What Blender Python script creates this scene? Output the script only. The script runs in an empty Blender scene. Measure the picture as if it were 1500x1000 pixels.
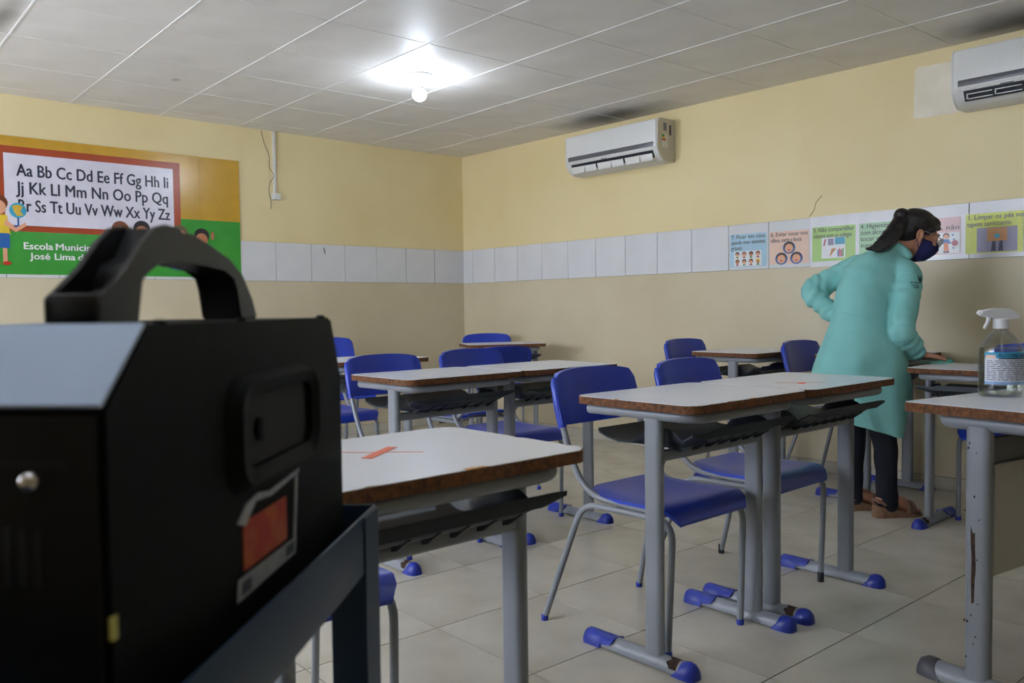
import bpy, bmesh, math, random
from mathutils import Vector, Matrix, noise

random.seed(7)
D = bpy.data
SC = bpy.context.scene
COL = SC.collection
PI = math.pi

# ---------------------------------------------------------------- camera
F_PX = 1234.95
YAW, PITCH, ROLL = 0.7283, 0.0390, -0.0126
CAM = Vector((6.0469, -4.8139, 1.02))
FW = Vector((-math.cos(YAW), math.sin(YAW), 0))
RT = Vector((FW.y, -FW.x, 0))
UP = Vector((0, 0, 1))
f2 = FW * math.cos(PITCH) - UP * math.sin(PITCH)
u2 = UP * math.cos(PITCH) + FW * math.sin(PITCH)
cr, sr = math.cos(ROLL), math.sin(ROLL)
rx = RT * cr + u2 * sr
ux = u2 * cr - RT * sr
cam = D.cameras.new('camera')
cam.sensor_fit = 'HORIZONTAL'
cam.sensor_width = 36.0
cam.lens = F_PX / 1500 * 36
cam.clip_start = 0.02
cam.dof.use_dof = True
cam.dof.focus_distance = 3.3
cam.dof.aperture_fstop = 6.0
camo = D.objects.new('camera', cam)
COL.objects.link(camo)
m = Matrix((rx, ux, -f2)).transposed().to_4x4()
m.translation = CAM
camo.matrix_world = m
SC.camera = camo

# ---------------------------------------------------------------- world, light, exposure
W = D.worlds.new('world')
SC.world = W
W.use_nodes = True
bg = W.node_tree.nodes['Background']
bg.inputs[0].default_value = (0.80, 0.84, 0.98, 1)
bg.inputs[1].default_value = 12.5
BULB_STRENGTH = 165.0
SC.view_settings.view_transform = 'Standard'
SC.view_settings.look = 'None'
SC.view_settings.exposure = 0.80
SC.view_settings.gamma = 1.0
SC.view_settings.use_curve_mapping = False

RX, RY, RH = 7.7, -6.4, 2.394       # room: x 0..RX, y RY..0


# ---------------------------------------------------------------- materials
def lin(h):
    if isinstance(h, str):
        c = [int(h[i:i + 2], 16) / 255 for i in (0, 2, 4)]
        c = [x / 12.92 if x <= 0.04045 else ((x + 0.055) / 1.055) ** 2.4 for x in c]
        return tuple(c)
    return h


MATS = {}


def mat(name, col, rough=0.5, metal=0.0, col2=None, scale=8.0, detail=4.0, bump=0.0, bscale=None,
        spec=0.5, coat=0.0, lo=0.35, hi=0.65, emit=None, estr=0.0):
    if name in MATS:
        return MATS[name]
    M = D.materials.new(name)
    M.use_nodes = True
    nt = M.node_tree
    b = nt.nodes['Principled BSDF']
    b.inputs['Roughness'].default_value = rough
    b.inputs['Metallic'].default_value = metal
    b.inputs['Specular IOR Level'].default_value = spec
    b.inputs['Coat Weight'].default_value = coat
    c1 = lin(col)
    c2 = lin(col2) if col2 is not None else tuple(x * 0.9 for x in c1)
    tc = nt.nodes.new('ShaderNodeTexCoord')
    nz = nt.nodes.new('ShaderNodeTexNoise')
    nz.inputs['Scale'].default_value = scale
    nz.inputs['Detail'].default_value = detail
    nt.links.new(tc.outputs['Object'], nz.inputs['Vector'])
    rp = nt.nodes.new('ShaderNodeValToRGB')
    rp.color_ramp.elements[0].position = lo
    rp.color_ramp.elements[1].position = hi
    rp.color_ramp.elements[0].color = (*c1, 1)
    rp.color_ramp.elements[1].color = (*c2, 1)
    nt.links.new(nz.outputs['Fac'], rp.inputs['Fac'])
    nt.links.new(rp.outputs['Color'], b.inputs['Base Color'])
    if bump:
        n2 = nt.nodes.new('ShaderNodeTexNoise')
        n2.inputs['Scale'].default_value = bscale or scale * 6
        n2.inputs['Detail'].default_value = 3
        nt.links.new(tc.outputs['Object'], n2.inputs['Vector'])
        bp = nt.nodes.new('ShaderNodeBump')
        bp.inputs['Strength'].default_value = bump
        bp.inputs['Distance'].default_value = 0.004
        nt.links.new(n2.outputs['Fac'], bp.inputs['Height'])
        nt.links.new(bp.outputs['Normal'], b.inputs['Normal'])
    if emit is not None:
        b.inputs['Emission Color'].default_value = (*lin(emit), 1)
        b.inputs['Emission Strength'].default_value = estr
    MATS[name] = M
    return M


def clear_mat(name, tint, refl=0.08, rough=0.03):
    M = D.materials.new(name)
    M.use_nodes = True
    nt = M.node_tree
    nt.nodes.clear()
    out = nt.nodes.new('ShaderNodeOutputMaterial')
    tr = nt.nodes.new('ShaderNodeBsdfTransparent')
    tr.inputs[0].default_value = (*tint, 1)
    gl = nt.nodes.new('ShaderNodeBsdfGlossy')
    gl.inputs['Roughness'].default_value = rough
    fr = nt.nodes.new('ShaderNodeLayerWeight')
    fr.inputs[0].default_value = 0.25
    ad = nt.nodes.new('ShaderNodeMath')
    ad.operation = 'MULTIPLY_ADD'
    ad.inputs[1].default_value = 0.45
    ad.inputs[2].default_value = refl
    nt.links.new(fr.outputs['Fresnel'], ad.inputs[0])
    mx = nt.nodes.new('ShaderNodeMixShader')
    nt.links.new(ad.outputs[0], mx.inputs[0])
    nt.links.new(tr.outputs[0], mx.inputs[1])
    nt.links.new(gl.outputs[0], mx.inputs[2])
    nt.links.new(mx.outputs[0], out.inputs[0])
    MATS[name] = M
    return M


mat('paint_yellow', 'E6D5A4', 0.45, col2='DFCC98', scale=1.2, bump=0.15, bscale=60)
mat('paint_beige', 'D0C4A6', 0.42, col2='C8BA9A', scale=1.5, bump=0.15, bscale=60)
mat('plaster', 'EDE4D2', 0.7, col2='E2D8C2', scale=6)
mat('white_tile', 'D9D9DA', 0.22, col2='D2D2D3', scale=3)
mat('dark_grout', '57554F', 0.9)
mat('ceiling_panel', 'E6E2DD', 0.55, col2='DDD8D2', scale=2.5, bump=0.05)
mat('ceiling_joint', 'EEECE9', 0.6)
mat('ceiling_gap', 'B8B4B0', 0.8)
mat('floor_tile', 'CCC7B9', 0.25, col2='BAB3A2', scale=3.2, detail=8, spec=0.4)
mat('floor_grout', '6E675B', 0.9)
mat('laminate', 'DDE2EC', 0.24, col2='D5DAE4', scale=2.0)
mat('chipboard', '7A4A22', 0.8, col2='3E2410', scale=95, detail=6, bump=0.5, bscale=160, lo=0.3, hi=0.7)
mat('pale_chip', 'C79A62', 0.8, col2='9E7442', scale=60)
mat('grey_metal', '888C92', 0.35, col2='80848A', scale=6, spec=0.5)
mat('rust', '4A3020', 0.9, col2='1D140F', scale=60)
mat('tray_plastic', '343940', 0.45, col2='2F343A', scale=5, spec=0.3)
mat('blue_plastic', '2440B6', 0.32, col2='1F39A6', scale=3, bump=0.08, bscale=250)
mat('blue_cap', '2439A6', 0.4, col2='1D2E8C', scale=20)
mat('grey_cap', '4C4B50', 0.5)
mat('black_rubber', '17171A', 0.6)
mat('orange_tape', 'E0622E', 0.5)
mat('red_tape', 'E2401E', 0.5)
mat('thin_tape', 'D98A78', 0.5)
mat('panel_grey', 'BDB9B4', 0.4, col2='B4B0AB', scale=3)
mat('apron_grey', '74777C', 0.4)
mat('ac_white', 'DFDEDA', 0.35, col2='D8D7D2', scale=2)
mat('ac_side', 'CFC8B8', 0.4)
mat('ac_strip', '5F6064', 0.3)
mat('ac_dark', '20242E', 0.5)
mat('ac_badge', '6B6F78', 0.4)
mat('pvc_white', 'DAD9D4', 0.4)
mat('wire', '5D5140', 0.7)
mat('lamp_base', 'E8E8E8', 0.4)
mat('bulb', 'FFFFFF', 0.3, emit=(0.76, 0.86, 1.0), estr=BULB_STRENGTH)
mat('bulb_dim', 'FFFFFF', 0.3, emit=(0.76, 0.86, 1.0), estr=BULB_STRENGTH * 0.6)
for k, h in dict(ochre='C79A2E', brown_red='A8451F', board='DCD8E4', green='3E9A3C', letter='232B3C', white='E6E6E6',
                 skin1='E2A583', skin2='B87653', hair1='7A3E22', hair2='211B1D', hair3='6B5A3A', yellow='E3C33A', blueprint='2B62A8',
                 teal='3E9DB8', red='C4331F', globe='3EA7C4', land='D9B23C', pblue='A9CBDD', ppink='E6C3AE', pgreen='A6CB72',
                 pmint='9CC79A', prose='DDB3B4', pyellow='D3DA3E', ink='4C4A4A', ring='3E62A0', orange='D9702E', violet='8B88A0',
                 cardbd='C48A4A', navyprint='232A44', paper='E2E2E4', crim='A8304A').items():
    mat('print_' + k, h, 0.3)
mat('coat_fabric', '86C6C0', 0.75, col2='7CBCB7', scale=5, bump=0.25, bscale=18)
mat('trouser_fabric', '0E1220', 0.9, col2='0A0D18', scale=8)
mat('skin', 'B98468', 0.5, col2='AD775B', scale=12)
mat('hair', '1A1213', 0.45, col2='0E0A0B', scale=30, bump=0.6, bscale=70)
mat('mask_navy', '1A1E5C', 0.8, col2='171A52', scale=30)
mat('spectacle', 'C9C4BE', 0.25, metal=0.7)
mat('sandal', '7A5A48', 0.7, col2='6A4B3B', scale=40)
mat('sole', '8B6A52', 0.8, col2='77573F', scale=60)
mat('emblem', '1C4440', 0.7)
mat('cloth_cyan', '6FD0C4', 0.9, col2='60C2B7', scale=30, bump=0.5)
mat('fog_black', '070807', 0.55, col2='060706', scale=9, bump=0.15, bscale=300, spec=0.12)
mat('fog_front', '111012', 0.5, col2='0E0D0F', scale=9, spec=0.3)
mat('fog_panel', 'C8DCFA', 0.35, col2='C2D6F4', scale=6)
mat('fog_handle', '1D1B1D', 0.38, col2='181718', scale=10)
mat('fog_deep', '050506', 0.7)
mat('chrome', 'D6D0CC', 0.15, metal=1.0)
mat('yellow_led', 'C8C26A', 0.4)
mat('sticker_white', 'A9ADB5', 0.5, col2='8F949C', scale=60)
mat('sticker_red', 'A8301A', 0.5, col2='B5551E', scale=35, lo=0.45, hi=0.6)
mat('cart_blue', '22384F', 0.4, col2='1E3247', scale=5, spec=0.35)
mat('spray_white', 'E4E4E6', 0.35)
mat('label_white', 'D5D8E0', 0.5)
mat('label_blue', '3B9CC4', 0.5)
mat('label_band', '8FB2DA', 0.5)
mat('label_ink', '3C4250', 0.5)
clear_mat('clear_plastic', (0.90, 0.92, 0.92), 0.05)
clear_mat('clear_liquid', (0.86, 0.88, 0.84), 0.02)
clear_mat('spectacle_glass', (0.75, 0.72, 0.70), 0.05)
clear_mat('window_glass', (0.93, 0.95, 0.96), 0.03)


def add_dark_patches(name, spots, dark):
    """soft dark patches at fixed places of the ceiling, mould among them"""
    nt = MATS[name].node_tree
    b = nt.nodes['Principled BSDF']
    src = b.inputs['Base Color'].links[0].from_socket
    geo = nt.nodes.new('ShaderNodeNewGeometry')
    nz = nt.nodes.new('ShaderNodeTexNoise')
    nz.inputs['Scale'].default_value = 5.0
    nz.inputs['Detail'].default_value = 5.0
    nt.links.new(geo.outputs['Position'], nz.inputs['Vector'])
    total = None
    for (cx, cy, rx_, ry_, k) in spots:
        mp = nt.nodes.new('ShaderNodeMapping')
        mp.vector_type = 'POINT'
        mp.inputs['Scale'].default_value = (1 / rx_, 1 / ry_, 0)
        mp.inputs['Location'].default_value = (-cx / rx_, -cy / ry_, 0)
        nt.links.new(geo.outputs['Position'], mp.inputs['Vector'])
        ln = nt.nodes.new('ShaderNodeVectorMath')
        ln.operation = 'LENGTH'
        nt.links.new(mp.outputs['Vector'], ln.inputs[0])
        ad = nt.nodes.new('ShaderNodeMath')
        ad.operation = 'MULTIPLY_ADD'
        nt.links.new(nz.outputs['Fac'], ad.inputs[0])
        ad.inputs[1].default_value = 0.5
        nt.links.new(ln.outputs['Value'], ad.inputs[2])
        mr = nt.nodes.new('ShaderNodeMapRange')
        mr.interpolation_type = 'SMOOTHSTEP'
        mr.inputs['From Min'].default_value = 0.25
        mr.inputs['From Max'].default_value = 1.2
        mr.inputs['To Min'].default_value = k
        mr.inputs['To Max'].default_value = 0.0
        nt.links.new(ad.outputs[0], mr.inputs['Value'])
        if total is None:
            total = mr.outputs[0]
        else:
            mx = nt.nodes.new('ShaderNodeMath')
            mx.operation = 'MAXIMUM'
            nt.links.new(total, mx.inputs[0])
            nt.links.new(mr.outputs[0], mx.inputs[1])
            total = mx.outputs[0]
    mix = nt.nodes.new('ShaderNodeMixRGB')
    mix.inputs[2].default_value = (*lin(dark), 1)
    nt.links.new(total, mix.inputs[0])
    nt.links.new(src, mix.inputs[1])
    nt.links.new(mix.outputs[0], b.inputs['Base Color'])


add_dark_patches('ceiling_panel', [(1.95, -0.20, 0.68, 0.30, 0.85), (4.72, -0.18, 0.70, 0.36, 0.9), (1.55, -3.93, 0.55, 0.10, 0.7), (0.98, -2.93, 0.06, 0.04, 0.45)], '4A4644')  # base colour darkened over both air conditioners; mould patch at the left


# ---------------------------------------------------------------- mesh helpers
def finish(bm, name, mats, angle=38, smooth=True):
    bmesh.ops.recalc_face_normals(bm, faces=bm.faces)
    me = D.meshes.new(name)
    lim = math.radians(angle)
    for f in bm.faces:
        f.smooth = smooth
    for e in bm.edges:
        if len(e.link_faces) == 2:
            try:
                e.smooth = e.calc_face_angle() < lim
            except ValueError:
                pass
    bm.to_mesh(me)
    bm.free()
    for x in (mats if isinstance(mats, (list, tuple)) else [mats]):
        me.materials.append(MATS[x])
    return me


def obj(name, data, parent=None, loc=(0, 0, 0), rot=(0, 0, 0), label=None):
    o = D.objects.new(name, data)
    COL.objects.link(o)
    o.parent = parent
    o.location = loc
    o.rotation_euler = rot
    if label:
        o['label'] = label
    return o


def thing(name, label, cat, loc=(0, 0, 0), rz=0.0, group=None):
    o = D.objects.new(name, None)
    COL.objects.link(o)
    o.empty_display_size = 0.1
    o.location = loc
    o.rotation_euler = (0, 0, rz)
    o['label'] = label
    o['category'] = cat
    if group:
        o['group'] = group
    return o


def struct(name, data, label, cat):
    o = obj(name, data)
    o['kind'] = 'structure'
    o['label'] = label
    o['category'] = cat
    return o


def box(bm, x0, x1, y0, y1, z0, z1, mi=0):
    v = [bm.verts.new(p) for p in ((x0, y0, z0), (x1, y0, z0), (x1, y1, z0), (x0, y1, z0), (x0, y0, z1), (x1, y0, z1), (x1, y1, z1), (x0, y1, z1))]
    for q in ((0, 3, 2, 1), (4, 5, 6, 7), (0, 1, 5, 4), (1, 2, 6, 5), (2, 3, 7, 6), (3, 0, 4, 7)):
        f = bm.faces.new([v[i] for i in q])
        f.material_index = mi
    return v


def bbox_mesh(name, x0, x1, y0, y1, z0, z1, m, bev=0.0, seg=2):
    bm = bmesh.new()
    box(bm, x0, x1, y0, y1, z0, z1)
    if bev:
        bmesh.ops.bevel(bm, geom=list(bm.edges), offset=bev, segments=seg, affect='EDGES', profile=0.5)
    return finish(bm, name, m)


def rings(bm, rs, cap=True, closed=True, mi=0):
    vs = [[bm.verts.new(p) for p in r] for r in rs]
    n = len(vs[0])
    for a, b in zip(vs[:-1], vs[1:]):
        for i in range(n if closed else n - 1):
            j = (i + 1) % n
            f = bm.faces.new((a[i], a[j], b[j], b[i]))
            f.material_index = mi
    if cap and closed:
        for r in (vs[0], vs[-1]):
            try:
                f = bm.faces.new(r)
                f.material_index = mi
            except ValueError:
                pass
    return vs


def prism(bm, pts, z0, z1, axis='z', mi=0):
    def mp(p, t):
        if axis == 'z':
            return (p[0], p[1], t)
        if axis == 'y':
            return (p[0], t, p[1])
        return (t, p[0], p[1])
    rings(bm, [[mp(p, z0) for p in pts], [mp(p, z1) for p in pts]], mi=mi)


def rrect(x0, x1, y0, y1, r, n=6):
    out = []
    rr = r if isinstance(r, (list, tuple)) else [r] * 4
    for (cx, cy, a, q) in ((x1 - rr[0], y0 + rr[0], -90, rr[0]), (x1 - rr[1], y1 - rr[1], 0, rr[1]), (x0 + rr[2], y1 - rr[2], 90, rr[2]), (x0 + rr[3], y0 + rr[3], 180, rr[3])):
        for i in range(n + 1):
            t = math.radians(a + 90 * i / n)
            out.append((cx + q * math.cos(t), cy + q * math.sin(t)))
    return out


def smooth_path(pts, r=0.04, n=6):
    P = [Vector(p) for p in pts]
    out = [P[0]]
    for i in range(1, len(P) - 1):
        a, b, c = P[i - 1], P[i], P[i + 1]
        d1, d2 = (a - b), (c - b)
        q = min(r, d1.length * 0.49, d2.length * 0.49)
        p0, p1 = b + d1.normalized() * q, b + d2.normalized() * q
        for k in range(n + 1):
            t = k / n
            out.append(p0 * (1 - t) ** 2 + b * 2 * t * (1 - t) + p1 * t * t)
    out.append(P[-1])
    return out


def tube(bm, pts, r, n=10, cap=True, mi=0, sx=1.0):
    P = [Vector(p) for p in pts]
    rad = r if isinstance(r, (list, tuple)) else [r] * len(P)
    T = []
    for i in range(len(P)):
        a = P[max(i - 1, 0)]
        b = P[min(i + 1, len(P) - 1)]
        T.append((b - a).normalized())
    ref = Vector((0, 0, 1)) if abs(T[0].z) < 0.9 else Vector((1, 0, 0))
    nrm = (ref - T[0] * ref.dot(T[0])).normalized()
    rs = []
    for i, p in enumerate(P):
        if i:
            nrm = (nrm - T[i] * nrm.dot(T[i])).normalized()
        bn = T[i].cross(nrm)
        rs.append([p + (nrm * math.cos(2 * PI * k / n) + bn * math.sin(2 * PI * k / n) * sx) * rad[i] for k in range(n)])
    rings(bm, rs, cap=cap, mi=mi)


def lathe(bm, prof, n=24, c=(0, 0), mi=0):
    rings(bm, [[(c[0] + r * math.cos(2 * PI * k / n), c[1] + r * math.sin(2 * PI * k / n), z) for k in range(n)] for r, z in prof], mi=mi)


def ellipsoid(bm, c, rad, M=None, seg=20, rng=14):
    g = bmesh.ops.create_uvsphere(bm, u_segments=seg, v_segments=rng, radius=1.0)
    T = Matrix.Translation(Vector(c))
    S = Matrix.Diagonal((*rad, 1))
    R = M.to_4x4() if M is not None else Matrix.Identity(4)
    bmesh.ops.transform(bm, matrix=T @ R @ S, verts=g['verts'])
    return g['verts']


def capsule_chain(bm, pts, rad, n=14, sub=4):
    """tapered limb with rounded ends through pts"""
    P = [Vector(p) for p in pts]
    pp, rr = [], []
    for i in range(len(P) - 1):
        for k in range(sub):
            t = k / sub
            p0 = P[max(i - 1, 0)]
            p3 = P[min(i + 2, len(P) - 1)]
            a, b = P[i], P[i + 1]
            q = 0.5 * ((2 * a) + (b - p0) * t + (2 * p0 - 5 * a + 4 * b - p3) * t * t + (3 * a - p0 - 3 * b + p3) * t ** 3)
            pp.append(q)
            rr.append(rad[i] * (1 - t) + rad[i + 1] * t)
    pp.append(P[-1])
    rr.append(rad[-1])
    d0 = (pp[0] - pp[1]).normalized()
    d1 = (pp[-1] - pp[-2]).normalized()
    st = [pp[0] + d0 * rr[0] * f for f in (0.95, 0.7, 0.35)]
    sr_ = [rr[0] * f for f in (0.3, 0.71, 0.93)]
    en = [pp[-1] + d1 * rr[-1] * f for f in (0.35, 0.7, 0.95)]
    er = [rr[-1] * f for f in (0.93, 0.71, 0.3)]
    tube(bm, st + pp + en, sr_ + rr + er, n=n)


def remesh(bm, name, m, voxel, smooth_it=4, fac=0.5, disp=None):
    me = D.meshes.new(name + '_raw')
    bmesh.ops.recalc_face_normals(bm, faces=bm.faces)
    bm.to_mesh(me)
    bm.free()
    o = D.objects.new(name + '_raw', me)
    COL.objects.link(o)
    md = o.modifiers.new('r', 'REMESH')
    md.mode = 'VOXEL'
    md.voxel_size = voxel
    sm = o.modifiers.new('s', 'SMOOTH')
    sm.iterations = smooth_it
    sm.factor = fac
    dg = bpy.context.evaluated_depsgraph_get()
    out = D.meshes.new_from_object(o.evaluated_get(dg))
    D.objects.remove(o)
    D.meshes.remove(me)
    out.name = name
    if disp:
        nn = [v.normal.copy() for v in out.vertices]
        for v, q in zip(out.vertices, nn):
            v.co += q * disp(v.co)
    for p in out.polygons:
        p.use_smooth = True
    out.materials.clear()
    out.materials.append(MATS[m])
    return out


def clip_poly(pts, x0, x1, y0, y1):
    def cl(ps, ins, cut):
        out = []
        for i in range(len(ps)):
            a, b = ps[i - 1], ps[i]
            ia, ib = ins(a), ins(b)
            if ia != ib:
                out.append(cut(a, b))
            if ib:
                out.append(b)
        return out
    for (ax, val, sg) in ((0, x0, 1), (0, x1, -1), (1, y0, 1), (1, y1, -1)):
        def cut(a, b):
            t = (val - a[ax]) / (b[ax] - a[ax])
            return (a[0] + (b[0] - a[0]) * t, a[1] + (b[1] - a[1]) * t)
        pts = cl(pts, lambda p: sg * (p[ax] - val) >= 0, cut)
        if len(pts) < 3:
            return []
    return pts


def poly_area(p):
    return abs(sum(p[i - 1][0] * p[i][1] - p[i][0] * p[i - 1][1] for i in range(len(p)))) / 2


WALL_L = Matrix(((0, 0, 1, 0), (1, 0, 0, 0), (0, 1, 0, 0), (0, 0, 0, 1)))     # (u,v,w)->(w,u,v): wall x=0, faces +x
WALL_R = Matrix(((1, 0, 0, 0), (0, 0, -1, 0), (0, 1, 0, 0), (0, 0, 0, 1)))    # (u,v,w)->(u,-w,v): wall y=0, faces -y


def text_mesh(name, body, size, m, M, align='LEFT', bold=0.0, width=None, depth=0.0004):
    bold, smear = 0.0, bold
    cu = D.curves.new(name, 'FONT')
    cu.body = body
    cu.size = size
    cu.align_x = align
    cu.offset = bold
    cu.extrude = depth / 2
    cu.resolution_u = 3
    o = D.objects.new(name, cu)
    COL.objects.link(o)
    bpy.context.view_layer.update()
    dg = bpy.context.evaluated_depsgraph_get()
    me = D.meshes.new_from_object(o.evaluated_get(dg))
    D.objects.remove(o)
    D.curves.remove(cu)
    if width:
        w = max(v.co.x for v in me.vertices) - min(v.co.x for v in me.vertices)
        for v in me.vertices:
            v.co.x *= width / w
    if smear:
        bm = bmesh.new()
        for q, (dx, dy) in enumerate(((-smear, 0), (smear, 0), (0, smear * 0.7), (0, -smear * 0.7))):
            k = me.copy()
            k.transform(Matrix.Translation((dx, dy, q * 0.00012)))
            bm.from_mesh(k)
            D.meshes.remove(k)
        bm.to_mesh(me)
        bm.free()
    if M is not None:
        me.transform(M)
    me.materials.clear()
    me.materials.append(MATS[m])
    me.name = name
    return me


def flat(pts, M, w0, w1, m, name='print'):
    """thin printed shape in wall coordinates (u,v) between heights w0 and w1 off the wall"""
    bm = bmesh.new()
    prism(bm, pts, w0, w1)
    bmesh.ops.transform(bm, matrix=M, verts=bm.verts)
    return finish(bm, name, m, smooth=False)


def disc(cx, cy, rx_, ry_=None, n=20, a0=0, a1=360):
    ry_ = ry_ or rx_
    return [(cx + rx_ * math.cos(math.radians(a0 + (a1 - a0) * i / n)), cy + ry_ * math.sin(math.radians(a0 + (a1 - a0) * i / n))) for i in range(n if a1 - a0 == 360 else n + 1)]


def rect(x0, x1, y0, y1):
    return [(x0, y0), (x1, y0), (x1, y1), (x0, y1)]


# ---------------------------------------------------------------- room shell
ZB, ZT = 1.2531, 1.5506
bm = bmesh.new()
box(bm, -0.2, RX + 0.2, RY - 0.2, 0.2, -0.12, -0.0025)
floor = struct('floor', finish(bm, 'floor', 'floor_grout', smooth=False), 'beige tiled classroom floor with grey joints', 'floor')
bm = bmesh.new()
box(bm, -0.2, RX + 0.2, RY - 0.2, 0.2, RH + 0.006, RH + 0.15)
ceiling = struct('ceiling', finish(bm, 'ceiling', 'ceiling_gap', smooth=False), 'pale grey panelled classroom ceiling', 'ceiling')


def grid_pieces(parent, name, ox, oy, s, ang, gap, z0, z1, m, bev=0.0):
    ca, sa = math.cos(ang), math.sin(ang)
    k = 0
    shared = {}
    for i in range(-22, 23):
        for j in range(-22, 23):
            q = []
            for du, dv in ((0, 0), (1, 0), (1, 1), (0, 1)):
                u = (i + du) * s + (gap / 2 if du == 0 else -gap / 2)
                v = (j + dv) * s + (gap / 2 if dv == 0 else -gap / 2)
                q.append((ox + u * ca - v * sa, oy + u * sa + v * ca))
            c = clip_poly(q, 0.002, RX - 0.002, RY + 0.002, -0.002)
            if not c or poly_area(c) < 0.004:
                continue
            full = abs(poly_area(c) - poly_area(q)) < 1e-6
            cx, cy = q[0]
            if full and 'm' in shared:
                me = shared['m']
            else:
                bm = bmesh.new()
                prism(bm, [(x - cx, y - cy) for x, y in c], z0, z1)
                me = finish(bm, name, m, smooth=False)
                if full:
                    shared['m'] = me
            obj(name, me, parent, (cx, cy, 0))
            k += 1
    return k


grid_pieces(floor, 'floor_tile', 3.4382, -2.7617, 0.4589, -0.0161, 0.0045, -0.010, 0.0, 'floor_tile')
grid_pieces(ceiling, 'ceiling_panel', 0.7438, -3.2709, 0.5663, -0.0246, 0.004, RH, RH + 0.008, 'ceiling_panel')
# raised joint strips of the ceiling
ca, sa = math.cos(-0.0246), math.sin(-0.0246)
for j in range(-6, 8):
    q = []
    for u, w in ((-3, -0.0045), (9, -0.0045), (9, 0.0045), (-3, 0.0045)):
        v = j * 0.5663 + w
        q.append((0.7438 + u * ca - v * sa, -3.2709 + u * sa + v * ca))
    c = clip_poly(q, 0.002, RX - 0.002, RY + 0.002, -0.002)
    if c:
        bm = bmesh.new()
        prism(bm, c, RH - 0.0025, RH)
        obj('joint_strip', finish(bm, 'joint_strip', 'ceiling_joint', smooth=False), ceiling)
for i in range(-3, 14):
    q = []
    for w, v in ((-0.004, -5), (0.004, -5), (0.004, 5), (-0.004, 5)):
        u = i * 0.5663 + w
        q.append((0.7438 + u * ca - v * sa, -3.2709 + u * sa + v * ca))
    c = clip_poly(q, 0.002, RX - 0.002, RY + 0.002, -0.002)
    if c and poly_area(c) > 0.002:
        bm = bmesh.new()
        prism(bm, c, RH - 0.0012, RH)
        obj('joint_strip', finish(bm, 'joint_strip', 'ceiling_panel' if i > 3 else 'ceiling_joint', smooth=False), ceiling)


def wall_mesh(name, M, u0, u1, openings=()):
    bm = bmesh.new()

    def slab(a, b, z0, z1, mi):
        box(bm, a, b, z0, z1, -0.15, 0.0, mi)
    us = sorted({u0, u1, *[o[0] for o in openings], *[o[1] for o in openings]})
    for a, b in zip(us[:-1], us[1:]):
        hole = next((o for o in openings if o[0] <= a + 1e-6 and b - 1e-6 <= o[1]), None)
        z = 0.0
        segs = [(0.0, RH + 0.006)] if not hole else [(0.0, hole[2]), (hole[3], RH + 0.006)]
        for z0, z1 in segs:
            cuts = [z0] + [c for c in (ZB, ZT) if z0 < c < z1] + [z1]
            for c0, c1 in zip(cuts[:-1], cuts[1:]):
                if c1 - c0 > 1e-4:
                    slab(a, b, c0, c1, 0 if c0 >= ZT - 1e-6 else (2 if c0 >= ZB - 1e-6 else 1))
    bmesh.ops.transform(bm, matrix=M, verts=bm.verts)
    return finish(bm, name, ['paint_yellow', 'paint_beige', 'dark_grout'], smooth=False)


wall_left = struct('wall_left', wall_mesh('wall_left', WALL_L, RY, 0.0), 'cream wall with the alphabet banner and a white tile band', 'wall')
wall_right = struct('wall_right', wall_mesh('wall_right', WALL_R, -0.15, RX), 'cream wall with air conditioners and a white tile band', 'wall')
WIN = [(0.5, 2.1, 1.0, 2.1), (2.4, 4.0, 1.0, 2.1)]
M_near = Matrix(((-1, 0, 0, 0), (0, 0, 1, RY), (0, 1, 0, 0), (0, 0, 0, 1)))
wall_near = struct('wall_near', wall_mesh('wall_near', M_near, -RX, 0.15, [(-b, -a, z0, z1) for a, b, z0, z1 in WIN]), 'cream wall with two daylight windows', 'wall')
M_front = Matrix(((0, 0, -1, RX), (-1, 0, 0, 0), (0, 1, 0, 0), (0, 0, 0, 1)))
wall_front = struct('wall_front', wall_mesh('wall_front', M_front, 0.0, -RY, ()), 'cream wall at the teaching end', 'wall')

# windows in the near wall (outside the frame): frame, mullion and panes
for n, (a, b, z0, z1) in enumerate(WIN):
    bm = bmesh.new()
    for q in ((a, a + 0.05, z0, z1), (b - 0.05, b, z0, z1), (a, b, z0, z0 + 0.05), (a, b, z1 - 0.05, z1), ((a + b) / 2 - 0.025, (a + b) / 2 + 0.025, z0, z1)):
        box(bm, q[0], q[1], RY - 0.10, RY - 0.05, q[2], q[3])
    w = struct('window_%d' % (n + 1), finish(bm, 'window', 'pvc_white', smooth=False), 'white framed sliding window in the near wall', 'window')
    for c0, c1 in ((a + 0.05, (a + b) / 2 - 0.025), ((a + b) / 2 + 0.025, b - 0.05)):
        obj('pane', bbox_mesh('pane', c0, c1, RY - 0.078, RY - 0.072, z0 + 0.05, z1 - 0.05, 'window_glass'), w)
    po = D.lights.new('window_portal', 'AREA')
    po.shape = 'RECTANGLE'
    po.size, po.size_y = b - a, z1 - z0
    po.cycles.is_portal = True
    p = D.objects.new('window_portal', po)
    COL.objects.link(p)
    p.location = ((a + b) / 2, RY - 0.12, (z0 + z1) / 2)
    p.rotation_euler = (PI / 2, 0, PI)

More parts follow.
